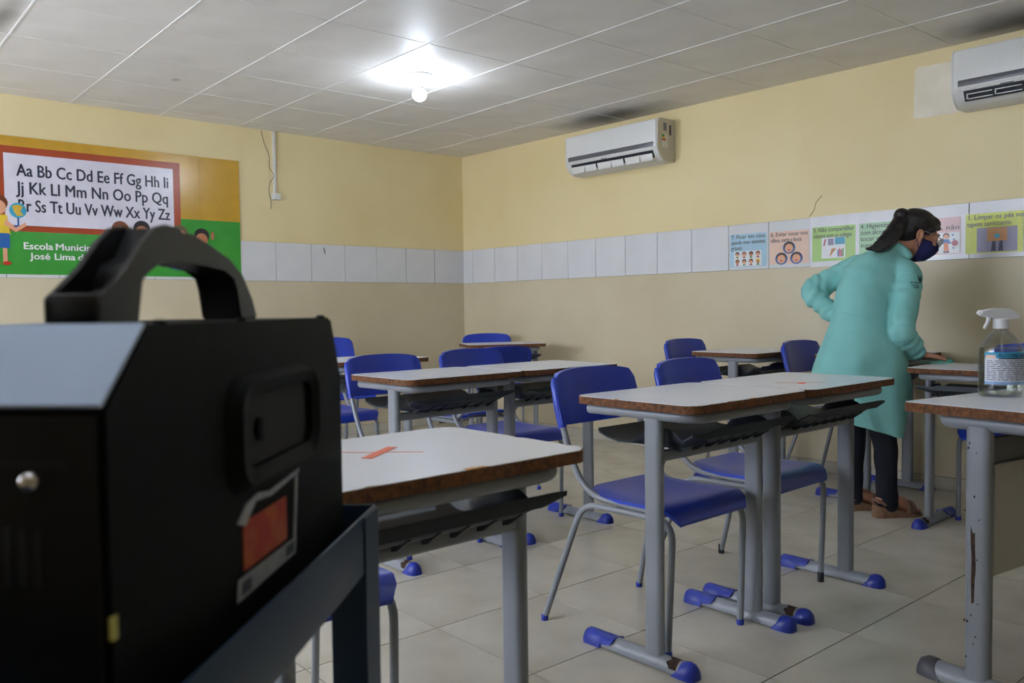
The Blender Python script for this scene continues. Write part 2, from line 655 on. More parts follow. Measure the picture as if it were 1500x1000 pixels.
# tile band (each tile a piece of its wall)
tl = bbox_mesh('tile', 0.0015, 0.3000, ZB + 0.001, ZT - 0.001, -0.002, 0.006, 'white_tile', 0.0012, 1)
tl.transform(WALL_L)
tr_ = bbox_mesh('tile', 0.0015, 0.2963, ZB + 0.001, ZT - 0.001, -0.002, 0.006, 'white_tile', 0.0012, 1)
tr_.transform(WALL_R)
me = bbox_mesh('tile', -0.3329, -0.007, ZB + 0.001, ZT - 0.001, -0.002, 0.006, 'white_tile', 0.0012, 1)
me.transform(WALL_L)
obj('tile', me, wall_left)
for i in range(1, 21):
    y = -0.3344 - i * 0.3015
    if y > RY:
        obj('tile', tl, wall_left, (0, y, 0))
me = bbox_mesh('tile', 0.001, 0.1417, ZB + 0.001, ZT - 0.001, -0.002, 0.006, 'white_tile', 0.0012, 1)
me.transform(WALL_R)
obj('tile', me, wall_right)
for i in range(0, 26):
    x = 0.1432 + i * 0.2978
    if x + 0.2978 < RX:
        obj('tile', tr_, wall_right, (x, 0, 0))

# skirting of tile offcuts
for nm, M, u0, u1 in (('baseboard_right', WALL_R, 0.0, RX), ('baseboard_left', WALL_L, RY, 0.0)):
    bk = bbox_mesh(nm, u0, u1, 0.0, 0.070, -0.004, 0.003, 'dark_grout')
    bk.transform(M)
    bo = struct(nm, bk, 'low tiled skirting along the %s' % ('air conditioner wall' if 'right' in nm else 'banner wall'), 'baseboard')
    u = u0 + 0.12
    pc = bbox_mesh('skirting_tile', 0.001, 0.4579, 0.001, 0.069, 0.0, 0.009, 'floor_tile', 0.001, 1)
    pc.transform(M)
    while u + 0.46 < u1:
        obj('skirting_tile', pc, bo, (u, 0, 0) if M is WALL_R else (0, u, 0))
        u += 0.4589

# plaster patch and crack on the right wall
pts = []
random.seed(3)
for (x, z) in rrect(4.02, 4.262, 2.035, 2.315, 0.02, 3):
    pts.append((x + random.uniform(-.006, .006), z + random.uniform(-.006, .006)))
obj('plaster_patch', flat(pts, WALL_R, -0.001, 0.0015, 'plaster', 'plaster_patch'), wall_right, label='unpainted pale plaster patch')
bm = bmesh.new()
tube(bm, [(3.40, -0.002, 1.56), (3.43, -0.002, 1.60), (3.44, -0.002, 1.64), (3.48, -0.002, 1.68)], 0.0018, 5)
obj('crack', finish(bm, 'crack', 'wire'), wall_right)
bm = bmesh.new()
tube(bm, [(0.002, -1.43, 1.545), (0.007, -1.425, 1.50), (0.007, -1.415, 1.47)], [0.002, 0.005, 0.002], 5)
obj('paint_drip', finish(bm, 'paint_drip', 'wire'), wall_left)


# ---------------------------------------------------------------- ceiling lamp
def bulb_lamp(x, y, label, bm_='bulb'):
    t = thing('ceiling_lamp', label, 'lamp', (x, y, RH))
    bm = bmesh.new()
    lathe(bm, [(0.078, 0.0), (0.078, -0.007), (0.071, -0.014), (0.040, -0.018), (0.034, -0.024)], 28)
    obj('rose', finish(bm, 'rose', 'lamp_base'), t)
    bm = bmesh.new()
    lathe(bm, [(0.030, -0.020), (0.030, -0.042), (0.024, -0.056), (0.021, -0.066)], 20)
    obj('socket', finish(bm, 'socket', 'lamp_base'), t)
    bm = bmesh.new()
    lathe(bm, [(0.020, -0.066), (0.024, -0.076), (0.030, -0.086), (0.0315, -0.0885)], 24)
    obj('bulb_body', finish(bm, 'bulb_body', 'lamp_base', 60), t, label='white plastic bulb body')
    bm = bmesh.new()
    prof = [(0.0310, -0.0888), (0.034, -0.093)]
    for k in range(0, 10):
        a = math.radians(20 - k * 12)
        prof.append((0.040 * math.cos(a), -0.112 + 0.040 * math.sin(a)))
    lathe(bm, prof, 24)
    obj('bulb', finish(bm, 'bulb', bm_, 80), t, label='glowing white bulb dome')
    return t


bulb_lamp(1.966, -1.877, 'bare glowing bulb on a round ceiling rose')
bulb_lamp(5.45, -2.0, 'bare glowing bulb above the large desk with the bottle', 'bulb_dim')
bulb_lamp(5.45, -4.75, 'bare glowing bulb above the cart', 'bulb_dim')


# ---------------------------------------------------------------- air conditioners
def air_con(x0, label, open_louvre):
    Wd, H, Dp = 0.885, 0.290, 0.195
    t = thing('air_conditioner', label, 'air conditioner', (x0, 0, 2.025), 0)
    prof = [(0, 0.0), (0, H), (Dp - 0.03, H), (Dp - 0.01, H - 0.006), (Dp, H - 0.03), (Dp, 0.085), (Dp - 0.006, 0.072), (Dp - 0.03, 0.03), (Dp - 0.075, 0.0)]
    bm = bmesh.new()
    prism(bm, [(-d, z) for d, z in prof], 0.012, Wd - 0.012, 'x')
    obj('casing', finish(bm, 'casing', 'ac_white'), t)
    for a, b in ((0.0, 0.012), (Wd - 0.012, Wd)):
        bm = bmesh.new()
        prism(bm, [(-d * 1.01, z) for d, z in prof], a, b, 'x')
        bmesh.ops.bevel(bm, geom=list(bm.edges), offset=0.003, segments=2, affect='EDGES')
        ec = obj('end_cap', finish(bm, 'end_cap', 'ac_side' if a > 0 else 'ac_white'), t)
        if a > 0 and open_louvre:
            for nm, y0, y1, z0, z1, mm in (('vent_sticker', -0.135, -0.10, 0.205, 0.26, 'ac_badge'), ('energy_label', -0.15, -0.085, 0.09, 0.185, 'ac_white'),
                                           ('band_green', -0.15, -0.125, 0.163, 0.178, 'print_green'), ('band_yellow', -0.15, -0.118, 0.150, 0.162, 'print_yellow'),
                                           ('band_red', -0.15, -0.112, 0.137, 0.149, 'print_red'), ('barcode', -0.07, -0.05, 0.18, 0.25, 'print_navyprint')):
                obj('energy_sticker' if 'band' in nm or 'label' in nm else nm, bbox_mesh(nm, b - 0.001, b + 0.0006 + (0.0005 if 'band' in nm else 0), y0, y1, z0, z1, mm), ec)
    fp = obj('front_panel', bbox_mesh('front_panel', 0.014, Wd - 0.014, -Dp - 0.006, -Dp + 0.002, 0.088, H - 0.012, 'ac_white', 0.004), t)
    obj('display_strip', bbox_mesh('display_strip', 0.035, Wd - 0.035, -Dp - 0.0072, -Dp - 0.003, 0.096, 0.128, 'ac_strip', 0.0005), fp, label='dark grey display strip')
    # outlet
    bm = bmesh.new()
    prism(bm, [(-(Dp + 0.001), 0.070), (-(Dp - 0.022), 0.022), (-(Dp - 0.030), 0.026), (-(Dp - 0.008), 0.074)], 0.06, Wd - 0.05, 'x')
    ou = obj('air_outlet', finish(bm, 'air_outlet', 'ac_dark'), t)
    if open_louvre:
        for k in range(3):
            a = 0.07 + k * 0.262
            bm = bmesh.new()
            prism(bm, [(-(Dp + 0.006), 0.050), (-(Dp + 0.010), 0.046), (-(Dp - 0.006), 0.002), (-(Dp - 0.012), 0.004)], a, a + 0.245, 'x')
            bmesh.ops.bevel(bm, geom=list(bm.edges), offset=0.0012, segments=1, affect='EDGES')
            fl = obj('louvre', finish(bm, 'louvre', 'ac_white'), t)
            obj('louvre_rib', bbox_mesh('louvre_rib', a + 0.13, a + 0.136, -(Dp + 0.012), -(Dp - 0.012), 0.004, 0.05, 'ac_white'), fl)
    else:
        for k in range(6):
            a = 0.075 + k * 0.132
            bm = bmesh.new()
            for z in (0.030, 0.052):
                box(bm, a, a + 0.118, -(Dp - 0.02 + (z - 0.03) * 0.46) - 0.008, -(Dp - 0.02 + (z - 0.03) * 0.46) - 0.003, z, z + 0.004)
            box(bm, a, a + 0.004, -(Dp + 0.0), -(Dp - 0.02) - 0.003, 0.030, 0.056)
            obj('louvre', finish(bm, 'louvre', 'ac_white', smooth=False), t)
    obj('lower_lip', bbox_mesh('lower_lip', 0.03, Wd - 0.03, -Dp - 0.004, -Dp + 0.004, 0.078, 0.086, 'ac_white', 0.002), t)
    obj('badge', bbox_mesh('badge', 0.36 if open_louvre else 0.23, 0.41 if open_louvre else 0.29, -Dp - 0.0015, -Dp + 0.003, 0.0735, 0.0795, 'ac_badge'), t)
    return t


air_con(1.505, 'white split air conditioner with open louvres and an energy label on its end', True)
air_con(4.288, 'white split air conditioner beside the pale plaster patch', False)

# ---------------------------------------------------------------- conduit on the left wall
t = thing('cable_conduit', 'white cable conduit with a small socket box beside the alphabet banner', 'conduit', (0.0, -1.838, 1.872))
obj('pipe', bbox_mesh('pipe', 0.0, 0.016, -0.010, 0.010, 0.045, RH - 1.872 - 0.002, 'pvc_white', 0.003), t)
obj('socket_box', bbox_mesh('socket_box', 0.0, 0.035, -0.028, 0.038, 0.0, 0.05, 'pvc_white', 0.005), t)
obj('coupling', bbox_mesh('coupling', 0.0, 0.019, -0.013, 0.013, 0.27, 0.29, 'pvc_white', 0.002), t)
bm = bmesh.new()
tube(bm, smooth_path([(0.003, -0.10, 0.515), (0.004, -0.07, 0.40), (0.004, -0.035, 0.34), (0.004, -0.04, 0.23), (0.02, 0.0, 0.19), (0.006, -0.04, 0.13), (0.004, -0.05, 0.06), (0.004, -0.03, -0.02), (0.004, -0.035, -0.07)], 0.05, 4), 0.002, 5)
obj('loose_wire', finish(bm, 'loose_wire', 'wire'), t)

# ---------------------------------------------------------------- alphabet banner
t = thing('alphabet_banner', 'long printed alphabet banner in ochre, white and green', 'banner', (0.0075, -3.05, 1.275))
ML = WALL_L.copy()


def ban(name, pts, w, m, par=None, lab=None):
    return obj(name, flat([(u + 3.05, v - 1.275) for u, v in pts], ML, w, w + 0.0006, m, name), par or t, label=lab)


BY0, BY1, BZ0, BZ1 = -4.02, -2.123, 1.275, 2.137
sheet = obj('sheet', bbox_mesh('sheet', 0, 0.002, BY0 + 3.05, BY1 + 3.05, 0.0, BZ1 - 1.275, 'print_ochre'), t, label='ochre yellow upper sheet')
MATS['print_ochre'].node_tree.nodes['Principled BSDF'].inputs['Roughness'].default_value = 0.24
MATS['print_green'].node_tree.nodes['Principled BSDF'].inputs['Roughness'].default_value = 0.2
MATS['print_board'].node_tree.nodes['Principled BSDF'].inputs['Roughness'].default_value = 0.25
ban('green_field', rect(BY0, BY1, BZ0, 1.685), 0.0020, 'print_green')
fr = ban('board_frame', rect(-3.70, -2.56, 1.545, 2.075), 0.0027, 'print_brown_red')
ban('board', rect(-3.648, -2.608, 1.583, 2.030), 0.0034, 'print_board')
rows = [('Aa Bb Cc Dd Ee Ff Gg Hh Ii', 1.893, 0.935), ('Jj Kk Ll Mm Nn Oo Pp Qq', 1.783, 0.935), ('Rr Ss Tt Uu Vv Ww Xx Yy Zz', 1.671, 0.935)]
for s, z, w in rows:
    M = Matrix.Translation((0.0042, -3.578 + 3.05, z - 1.275)) @ ML
    obj('lettering', text_mesh('lettering', s, 0.108, 'print_letter', M, bold=0.0021, width=w), t)
for s, y, z, h, w in (('Escola', -3.555, 1.435, 0.060, 0.165), ('Municipal', -3.372, 1.435, 0.060, 0.257), ('José', -3.515, 1.372, 0.058, 0.115), ('Lima', -3.38, 1.372, 0.058, 0.12), ('d', -3.24, 1.372, 0.058, 0.03)):
    M = Matrix.Translation((0.0032, y + 3.05, z - 1.275)) @ ML
    obj('lettering', text_mesh('lettering', s, h, 'print_white', M, bold=0.0016, width=w), t)
for y in (-2.42,):
    ban('seam', rect(y - 0.0025, y + 0.0025, 1.69, BZ1 - 0.005), 0.0046, 'print_ochre')
ban('seam', rect(-2.56, BY1, 1.843, 1.848), 0.0030, 'print_ochre')


def child_fig(y, ztop, s, hair, skin, shirt, legs, arm=0):
    g = ban('child_picture', disc(y, ztop - 0.055 * s, 0.058 * s, 0.055 * s), 0.0050, hair)
    ban('face', disc(y, ztop - 0.085 * s, 0.046 * s, 0.048 * s), 0.0057, skin, g)
    ban('shirt', [(y - 0.05 * s, ztop - 0.135 * s), (y + 0.05 * s, ztop - 0.135 * s), (y + 0.068 * s, ztop - 0.27 * s), (y - 0.068 * s, ztop - 0.27 * s)], 0.0052, shirt, g)
    if legs:
        ban('shorts', [(y - 0.062 * s, ztop - 0.26 * s), (y + 0.062 * s, ztop - 0.26 * s), (y + 0.062 * s, ztop - 0.36 * s), (y - 0.062 * s, ztop - 0.36 * s)], 0.0058, legs, g)
        for d in (-0.032, 0.032):
            ban('leg', rect(y + (d - 0.013) * s, y + (d + 0.013) * s, ztop - 0.46 * s, ztop - 0.355 * s), 0.0054, skin, g)
            ban('shoe', disc(y + (d + 0.01) * s, ztop - 0.462 * s, 0.026 * s, 0.013 * s), 0.0059, 'print_red', g)
    if arm:
        ban('arm', [(y + 0.04 * s, ztop - 0.16 * s), (y + 0.10 * s, ztop - 0.22 * s), (y + 0.16 * s, ztop - 0.18 * s), (y + 0.165 * s, ztop - 0.205 * s), (y + 0.10 * s, ztop - 0.25 * s), (y + 0.03 * s, ztop - 0.20 * s)], 0.0061, skin, g)
    return g


child_fig(-3.685, 1.768, 0.92, 'print_hair1', 'print_skin1', 'print_yellow', 'print_blueprint', 1)
gl = ban('globe_picture', disc(-3.578, 1.675, 0.048), 0.0050, 'print_globe')
ban('land', [(-3.61, 1.70), (-3.58, 1.712), (-3.55, 1.70), (-3.565, 1.67), (-3.545, 1.645), (-3.585, 1.64), (-3.60, 1.67)], 0.0057, 'print_land', gl)
ban('stand', rect(-3.583, -3.573, 1.575, 1.63), 0.0052, 'print_blueprint', gl)
ban('stand_foot', disc(-3.578, 1.572, 0.028, 0.010), 0.0053, 'print_blueprint', gl)
for y, zt, h, sk, sh in ((-2.97, 1.645, 'print_hair1', 'print_skin1', 'print_teal'), (-2.83, 1.655, 'print_hair2', 'print_skin2', 'print_red'),
                         (-2.57, 1.640, 'print_hair3', 'print_skin1', 'print_teal'), (-2.415, 1.625, 'print_hair2', 'print_skin2', 'print_teal')):
    child_fig(y, zt, 0.95, h, sk, sh, None)
ban('desk_picture', [(-2.90, 1.42), (-2.73, 1.42), (-2.76, 1.345), (-2.89, 1.345)], 0.0064, 'print_red')
ban('desk_picture', [(-2.66, 1.40), (-2.36, 1.40), (-2.38, 1.325), (-2.63, 1.325)], 0.0064, 'print_teal')
ban('raised_hand', disc(-2.335, 1.575, 0.013, 0.03), 0.0052, 'print_skin2')


# ---------------------------------------------------------------- rule posters on the right wall
def poster(u0, u1, z0, z1, col, label, lines, lw, sheetm=None, th=0.036):
    cx = (u0 + u1) / 2
    t = thing('rule_poster', label, 'poster', (cx, -0.0065, z0), 0, 'hygiene rule posters on the tile band')
    MR = Matrix.Translation((-cx, 0, -z0)) @ WALL_R
    if sheetm:
        a0, a1, b0, b1 = sheetm
        obj('paper', flat(rect(a0, a1, b0, b1), MR, 0.0, 0.001, 'print_paper', 'paper'), t)
    obj('coloured_sheet', flat(rect(u0, u1, z0, z1), MR, 0.001, 0.0018, col, 'coloured_sheet'), t)
    z = z1 - 0.030
    for s, w in zip(lines, lw):
        M = Matrix.Translation((u0 + 0.008 - cx, -0.0023, z - z0)) @ WALL_R
        obj('lettering', text_mesh('lettering', s, th, 'print_ink', M, width=w, bold=0.0004), t)
        z -= 0.036
    return t, (lambda name, pts, w, m, par=None: obj(name, flat(pts, MR, 0.0018 + w * 0.0005, 0.0022 + w * 0.0005, m, name), par or t))


t, P = poster(2.838, 3.108, 1.272, 1.487, 'print_pblue', 'light blue rule poster with eight small drawn faces', ['7. Ficar em casa', 'quando tiver sintomas', 'gripais'], [0.25, 0.25, 0.08])
P('picture', rect(2.868, 3.072, 1.278, 1.375), 0, 'print_white')
for i in range(4):
    for j in range(2):
        x, z = 2.893 + i * 0.051, 1.303 + j * 0.048
        g = P('face_picture', disc(x, z + 0.006, 0.0155, 0.0145, 12), 1, 'print_yellow' if (i, j) == (3, 0) else ('print_hair1', 'print_hair2')[(i + j) % 2])
        P('face', disc(x, z - 0.001, 0.011, 0.012, 10), 2, 'print_skin2' if (i + j) % 3 == 0 else 'print_skin1', g)
        P('shirt', [(x - 0.007, z - 0.013), (x + 0.007, z - 0.013), (x + 0.012, z - 0.021), (x - 0.012, z - 0.021)], 2, ('print_crim', 'print_green')[(i + j) % 2], g)
t, P = poster(3.130, 3.398, 1.278, 1.482, 'print_ppink', 'pale pink rule poster with three round faces', ['6. Evitar tocar nos', 'olhos, nariz e boca'], [0.25, 0.21])
for x, z in ((3.265, 1.378), (3.212, 1.312), (3.315, 1.312)):
    g = P('face_picture', disc(x, z, 0.043, 0.038), 0, 'print_ring')
    P('hair', disc(x, z + 0.008, 0.034, 0.030), 1, 'print_hair2', g)
    P('face', disc(x, z - 0.003, 0.028, 0.027), 2, 'print_skin1', g)
    P('mouth', disc(x, z - 0.014, 0.009, 0.004, 10), 3, 'print_crim', g)
t, P = poster(3.420, 3.692, 1.281, 1.488, 'print_pgreen', 'light green rule poster with school supplies', ['5. Não compartilhar', 'objetos com os colegas'], [0.255, 0.24], (3.408, 3.706, 1.25, 1.553))
P('picture', rect(3.482, 3.630, 1.298, 1.422), 0, 'print_white')
P('pencil', [(3.492, 1.375), (3.500, 1.372), (3.510, 1.412), (3.502, 1.415)], 1, 'print_crim')
P('pencil_case', rect(3.522, 3.558, 1.375, 1.415), 1, 'print_violet')
P('chalkboard', rect(3.565, 3.628, 1.378, 1.420), 1, 'print_teal')
P('set_square', [(3.53, 1.302), (3.575, 1.355), (3.545, 1.355)], 1, 'print_cardbd')
for k, c in enumerate(('print_blueprint', 'print_red', 'print_crim', 'print_green')):
    P('crayon', rect(3.582 + k * 0.010, 3.590 + k * 0.010, 1.305, 1.345 + 0.008 * (k % 2)), 1, c)
P('notebook', rect(3.486, 3.524, 1.303, 1.350), 1, 'print_paper')
t, P = poster(3.714, 3.96, 1.283, 1.488, 'print_pmint', 'mint green rule poster behind the person in the coat', ['4. Higienizar', 'com álcool', 'tocar em', 'superfí'], [0.18, 0.15, 0.14, 0.10], (3.706, 3.975, 1.25, 1.553))
t, P = poster(4.005, 4.272, 1.283, 1.482, 'print_prose', 'pale rose rule poster with a small drawn child', ['usar a', 'máscara, não'], [0.12, 0.25])
P('picture', rect(4.16, 4.268, 1.287, 1.402), 0, 'print_white')
g = P('child_picture', disc(4.198, 1.383, 0.017, 0.016, 14), 1, 'print_hair1')
P('face', disc(4.198, 1.378, 0.012, 0.012, 12), 2, 'print_skin1', g)
P('shirt', [(4.186, 1.365), (4.21, 1.365), (4.225, 1.340), (4.172, 1.340)], 1, 'print_blueprint', g)
P('trousers', [(4.187, 1.345), (4.209, 1.345), (4.212, 1.300), (4.186, 1.300)], 2, 'print_orange', g)
P('shoes', rect(4.185, 4.214, 1.292, 1.300), 2, 'print_hair2', g)
P('germ', disc(4.243, 1.342, 0.017, 0.016, 12), 1, 'print_crim')
for x, z in ((4.232, 1.386), (4.238, 1.362), (4.236, 1.316)):
    P('germ', disc(x, z, 0.005, 0.005, 8), 1, 'print_blueprint')
t, P = poster(4.296, 4.572, 1.279, 1.487, 'print_pyellow', 'yellow rule poster with a photo of shoes on a mat', ['1. Limpar os pés no', 'tapete sanitizante.'], [0.26, 0.215])
P('photo', rect(4.352, 4.545, 1.284, 1.412), 0, 'print_violet')
P('mat_picture', rect(4.402, 4.497, 1.340, 1.408), 1, 'print_cardbd')
P('emblem_spot', disc(4.45, 1.366, 0.014, 0.012, 12), 2, 'print_teal')
for x in (4.428, 4.462):
    P('shoe_picture', [(x, 1.340), (x + 0.014, 1.340), (x + 0.017, 1.288), (x - 0.006, 1.288)], 2, 'print_navyprint')


# ---------------------------------------------------------------- desks
CACHE = {}


def cached(key, fn):
    if key not in CACHE:
        CACHE[key] = fn()
    return CACHE[key]


TX0, TX1, TY = -0.272, 0.172, 0.300
TZ0, TZ1 = 0.733, 0.755


def mk_top():
    bm = bmesh.new()
    prism(bm, rrect(TX0, TX1, -TY, TY, 0.045, 7), TZ0, TZ1)
    return finish(bm, 'tabletop', 'chipboard')


def mk_laminate(seed):
    rnd = random.Random(seed)
    base = rrect(TX0 + 0.0015, TX1 - 0.0015, -TY + 0.0015, TY - 0.0015, 0.044, 7)
    pts = []
    n = len(base)
    for i in range(n):
        a, b = Vector(base[i]), Vector(base[(i + 1) % n])
        k = max(1, int((b - a).length / 0.012))
        for q in range(k):
            p = a.lerp(b, q / k)
            pts.append(p)
    out = []
    chip = 0.0
    for p in pts:
        if rnd.random() < 0.035:
            chip = rnd.uniform(0.004, 0.011)
        off = rnd.uniform(0, 0.0012) + chip
        chip = chip * 0.5 if chip > 0.002 else 0.0
        d = Vector((-0.05, 0)) - p
        out.append(tuple(p + d.normalized() * off))
    bm = bmesh.new()
    prism(bm, out, TZ1, TZ1 + 0.0012)
    return finish(bm, 'laminate', 'laminate', smooth=False)


def mk_frame():
    bm = bmesh.new()
    y, z, r = 0.252, 0.7165, 0.0165
    tube(bm, smooth_path([(-0.245, -y, z), (0.140, -y, z), (0.140, y, z), (-0.245, y, z)], 0.075, 8), r, 12)
    return finish(bm, 'frame', 'grey_metal', 50)


def mk_column():
    bm = bmesh.new()
    prism(bm, rrect(-0.030, 0.030, -0.0155, 0.0155, 0.0150, 5), 0.025, 0.706)
    return finish(bm, 'column', 'grey_metal')


def mk_foot():
    bm = bmesh.new()
    rs = []
    for x in (-0.235, 0.115):
        r = [(x, 0.026 * math.cos(math.radians(a)), 0.006 + 0.034 * math.sin(math.radians(a))) for a in range(0, 181, 15)]
        rs.append(r)
    rings(bm, rs)
    return finish(bm, 'foot', 'grey_metal')


def mk_rust(a, b):
    bm = bmesh.new()
    rings(bm, [[(x + (0.006 * math.sin(ang * 0.13) if x == a else 0), 0.0265 * math.cos(math.radians(ang)), 0.006 + 0.0346 * math.sin(math.radians(ang))) for ang in range(20, 161, 10)] for x in (a, b)], cap=False, closed=False)
    return finish(bm, 'rust_patch', 'rust')


def mk_cap_front():
    bm = bmesh.new()
    rs = []
    for x, w, h in ((0.075, 0.0285, 0.012), (0.088, 0.029, 0.030), (0.10, 0.030, 0.042), (0.118, 0.0295, 0.046), (0.132, 0.027, 0.043), (0.142, 0.021, 0.034), (0.147, 0.010, 0.018)):
        rs.append([(x, w * math.cos(math.radians(a)), h * max(0, math.sin(math.radians(a)))) for a in range(0, 181, 15)])
    rings(bm, rs)
    return finish(bm, 'front_cap', 'blue_cap', 60)


def mk_cap_back():
    bm = bmesh.new()
    rs = []
    for x, w, h, lo in ((-0.265, 0.016, 0.024, 0.0), (-0.262, 0.023, 0.036, 0.0), (-0.250, 0.029, 0.043, 0.0), (-0.215, 0.0295, 0.043, 0.0), (-0.190, 0.029, 0.042, 0.001), (-0.185, 0.0290, 0.042, 0.014), (-0.150, 0.0285, 0.0415, 0.020), (-0.140, 0.027, 0.041, 0.032)):
        rs.append([(x, w * math.cos(math.radians(a)), lo + (h - lo) * max(0, math.sin(math.radians(a)))) for a in range(0, 181, 15)])
    rings(bm, rs)
    return finish(bm, 'rear_cap', 'blue_cap', 60)


def mk_tray():
    xs = [-0.215, -0.20, -0.17, -0.13, -0.09, -0.06, -0.035, 0.0, 0.035, 0.055, 0.075, 0.088, 0.098, 0.118, 0.138]
    zb = [0.658, 0.651, 0.640, 0.630, 0.624, 0.621, 0.620, 0.620, 0.622, 0.626, 0.632, 0.640, 0.652, 0.662, 0.672]
    ww = [0.250, 0.262, 0.262, 0.255, 0.238, 0.226, 0.222, 0.222, 0.222, 0.226, 0.232, 0.238, 0.245, 0.258, 0.262]
    fr = [-1, -0.97, -0.93, -0.85, -0.6, -0.3, 0, 0.3, 0.6, 0.85, 0.93, 0.97, 1]
    bm = bmesh.new()
    top = []
    for x, z, w in zip(xs, zb, ww):
        row = []
        for f in fr:
            e = max(0, (abs(f) - 0.85) / 0.15)
            row.append((x, w * f, z + 0.055 * e ** 1.5 * math.exp(-(x / 0.075) ** 4)))
        top.append(row)
    vt = [[bm.verts.new(p) for p in r] for r in top]
    vb = [[bm.verts.new((p[0], p[1], p[2] - 0.005)) for p in r] for r in top]
    R, Cn = len(vt), len(fr)
    for i in range(R - 1):
        for j in range(Cn - 1):
            bm.faces.new((vt[i][j], vt[i + 1][j], vt[i + 1][j + 1], vt[i][j + 1]))
            bm.faces.new((vb[i][j], vb[i][j + 1], vb[i + 1][j + 1], vb[i + 1][j]))
    edge = [(0, j) for j in range(Cn)] + [(i, Cn - 1) for i in range(1, R)] + [(R - 1, j) for j in range(Cn - 2, -1, -1)] + [(i, 0) for i in range(R - 2, 0, -1)]
    for k in range(len(edge)):
        a, b = edge[k], edge[(k + 1) % len(edge)]
        bm.faces.new((vt[a[0]][a[1]], vt[b[0]][b[1]], vb[b[0]][b[1]], vb[a[0]][a[1]]))
    return finish(bm, 'book_tray', 'tray_plastic', 50)


def mk_tray_lip():
    bm = bmesh.new()
    pts = [(-0.262, 0.668), (-0.20, 0.655), (0.20, 0.655), (0.262, 0.668), (0.264, 0.676), (0.23, 0.678), (-0.17, 0.678), (-0.185, 0.671), (-0.264, 0.674)]
    prism(bm, pts, 0.134, 0.139, 'x')
    return finish(bm, 'tray_lip', 'tray_plastic', 30)


def mk_rib():
    bm = bmesh.new()
    prism(bm, [(0.04, 0.618), (0.092, 0.638), (0.092, 0.634), (0.058, 0.611), (0.04, 0.606)], -0.003, 0.003, 'y')
    return finish(bm, 'tray_rib', 'tray_plastic', 30)


def mk_bar():
    bm = bmesh.new()
    prism(bm, rrect(-0.014, 0.014, -0.016, 0.016, 0.012, 4), -0.238, 0.238)
    for v in bm.verts:
        x, y, z = v.co
        v.co = (x + 0.010, z, y + 0.598)
    return finish(bm, 'crossbar', 'grey_metal')


DESK_GROUP = 'grey metal school desks with white tops'


def desk(x, y, rz, label, seed=1, tape=None, hscale=1.0, chips=()):
    t = thing('school_desk', label, 'desk', (x, y, 0), math.radians(rz), DESK_GROUP)
    if hscale != 1.0:
        t.scale = (1, 1, hscale)
    tp = obj('tabletop', cached('top', mk_top), t)
    obj('laminate', cached('lam%d' % seed, lambda: mk_laminate(seed)), tp, label='white laminate surface')
    obj('frame', cached('frame', mk_frame), t)
    for s in (-0.2525, 0.2525):
        obj('column', cached('col', mk_column), t, (0, s, 0))
        ft = obj('foot', cached('foot', mk_foot), t, (0, s, 0))
        if (seed * 7 + int(s > 0) * 3) % 5 > 1:
            obj('rust_patch', cached('rustb', lambda: mk_rust(-0.18, -0.150)), ft)
        if (seed * 3 + int(s > 0)) % 3 != 1:
            obj('rust_patch', cached('rustf', lambda: mk_rust(0.058, 0.09)), ft)
        obj('front_cap', cached('cf', mk_cap_front), ft, label='blue plastic toe cap')
        obj('rear_cap', cached('cb', mk_cap_back), ft, label='blue plastic heel cap')
    tr = obj('book_tray', cached('tray', mk_tray), t, label='dark grey plastic book tray')
    obj('tray_lip', cached('lip', mk_tray_lip), tr)
    for k in range(7):
        obj('tray_rib', cached('rib', mk_rib), tr, (0, -0.19 + k * 0.0633, 0))
    obj('crossbar', cached('bar', mk_bar), t)
    for (cx, cy, w) in chips:
        bm = bmesh.new()
        random.seed(int(cx * 1000) + 5)
        ring = [(cx + w * 0.35 * math.cos(a) * random.uniform(.7, 1), cy + w * math.sin(a) * random.uniform(.7, 1)) for a in [2 * PI * i / 12 for i in range(12)]]
        prism(bm, [(min(p[0], TX1 - 0.001), p[1]) for p in ring], TZ1 - 0.001, TZ1 + 0.0016)
        obj('edge_chip', finish(bm, 'edge_chip', 'pale_chip', smooth=False), tp)
    if tape:
        for nm, cx, cy, L, w, ang, m in tape:
            bm = bmesh.new()
            box(bm, -L / 2, L / 2, -w / 2, w / 2, 0, 0.0006)
            obj('tape_mark', finish(bm, nm, m, smooth=False), t, (cx, cy, TZ1 + 0.0012 + 0.0004 * (nm == 'b')), (0, 0, math.radians(ang)), label='strip of orange tape')
    return t


ORT = math.degrees(math.atan2(RT.y, RT.x))
desk(4.546, -2.690, 0, 'school desk with a battered edge, side by side with the red taped one', 1, chips=((0.165, -0.02, 0.02), (-0.1, -0.295, 0.02)))
desk(4.552, -2.086, 0, 'school desk with a small red tape scrap and faint cross', 2, tape=[('a', 0.01, -0.09, 0.17, 0.005, ORT, 'thin_tape'), ('b', 0.03, -0.115, 0.045, 0.022, ORT + 62, 'red_tape')])
desk(4.800, -3.955, 0, 'school desk with a large orange tape cross beside the cart', 3, tape=[('a', -0.129, -0.057, 0.30, 0.006, 46.8, 'thin_tape'), ('b', -0.077, -0.010, 0.125, 0.020, 125, 'orange_tape')], chips=((0.166, 0.02, 0.03),))
desk(3.262, -2.705, 0, 'bare school desk in line with the battered desk, chair tucked in', 4)
desk(3.262, -2.098, 0, 'bare school desk joined to another, just before the turned round chair', 5)
desk(3.325, -0.46, 0, 'single school desk below the blue poster at the air conditioner wall', 6)
desk(4.030, -0.335, 0, 'school desk behind the person in the coat, against the wall', 7)
desk(1.22, -0.60, -28, 'small far school desk in the room corner', 8)
desk(2.08, -2.33, 0, 'far school desk below the end of the alphabet banner', 9)
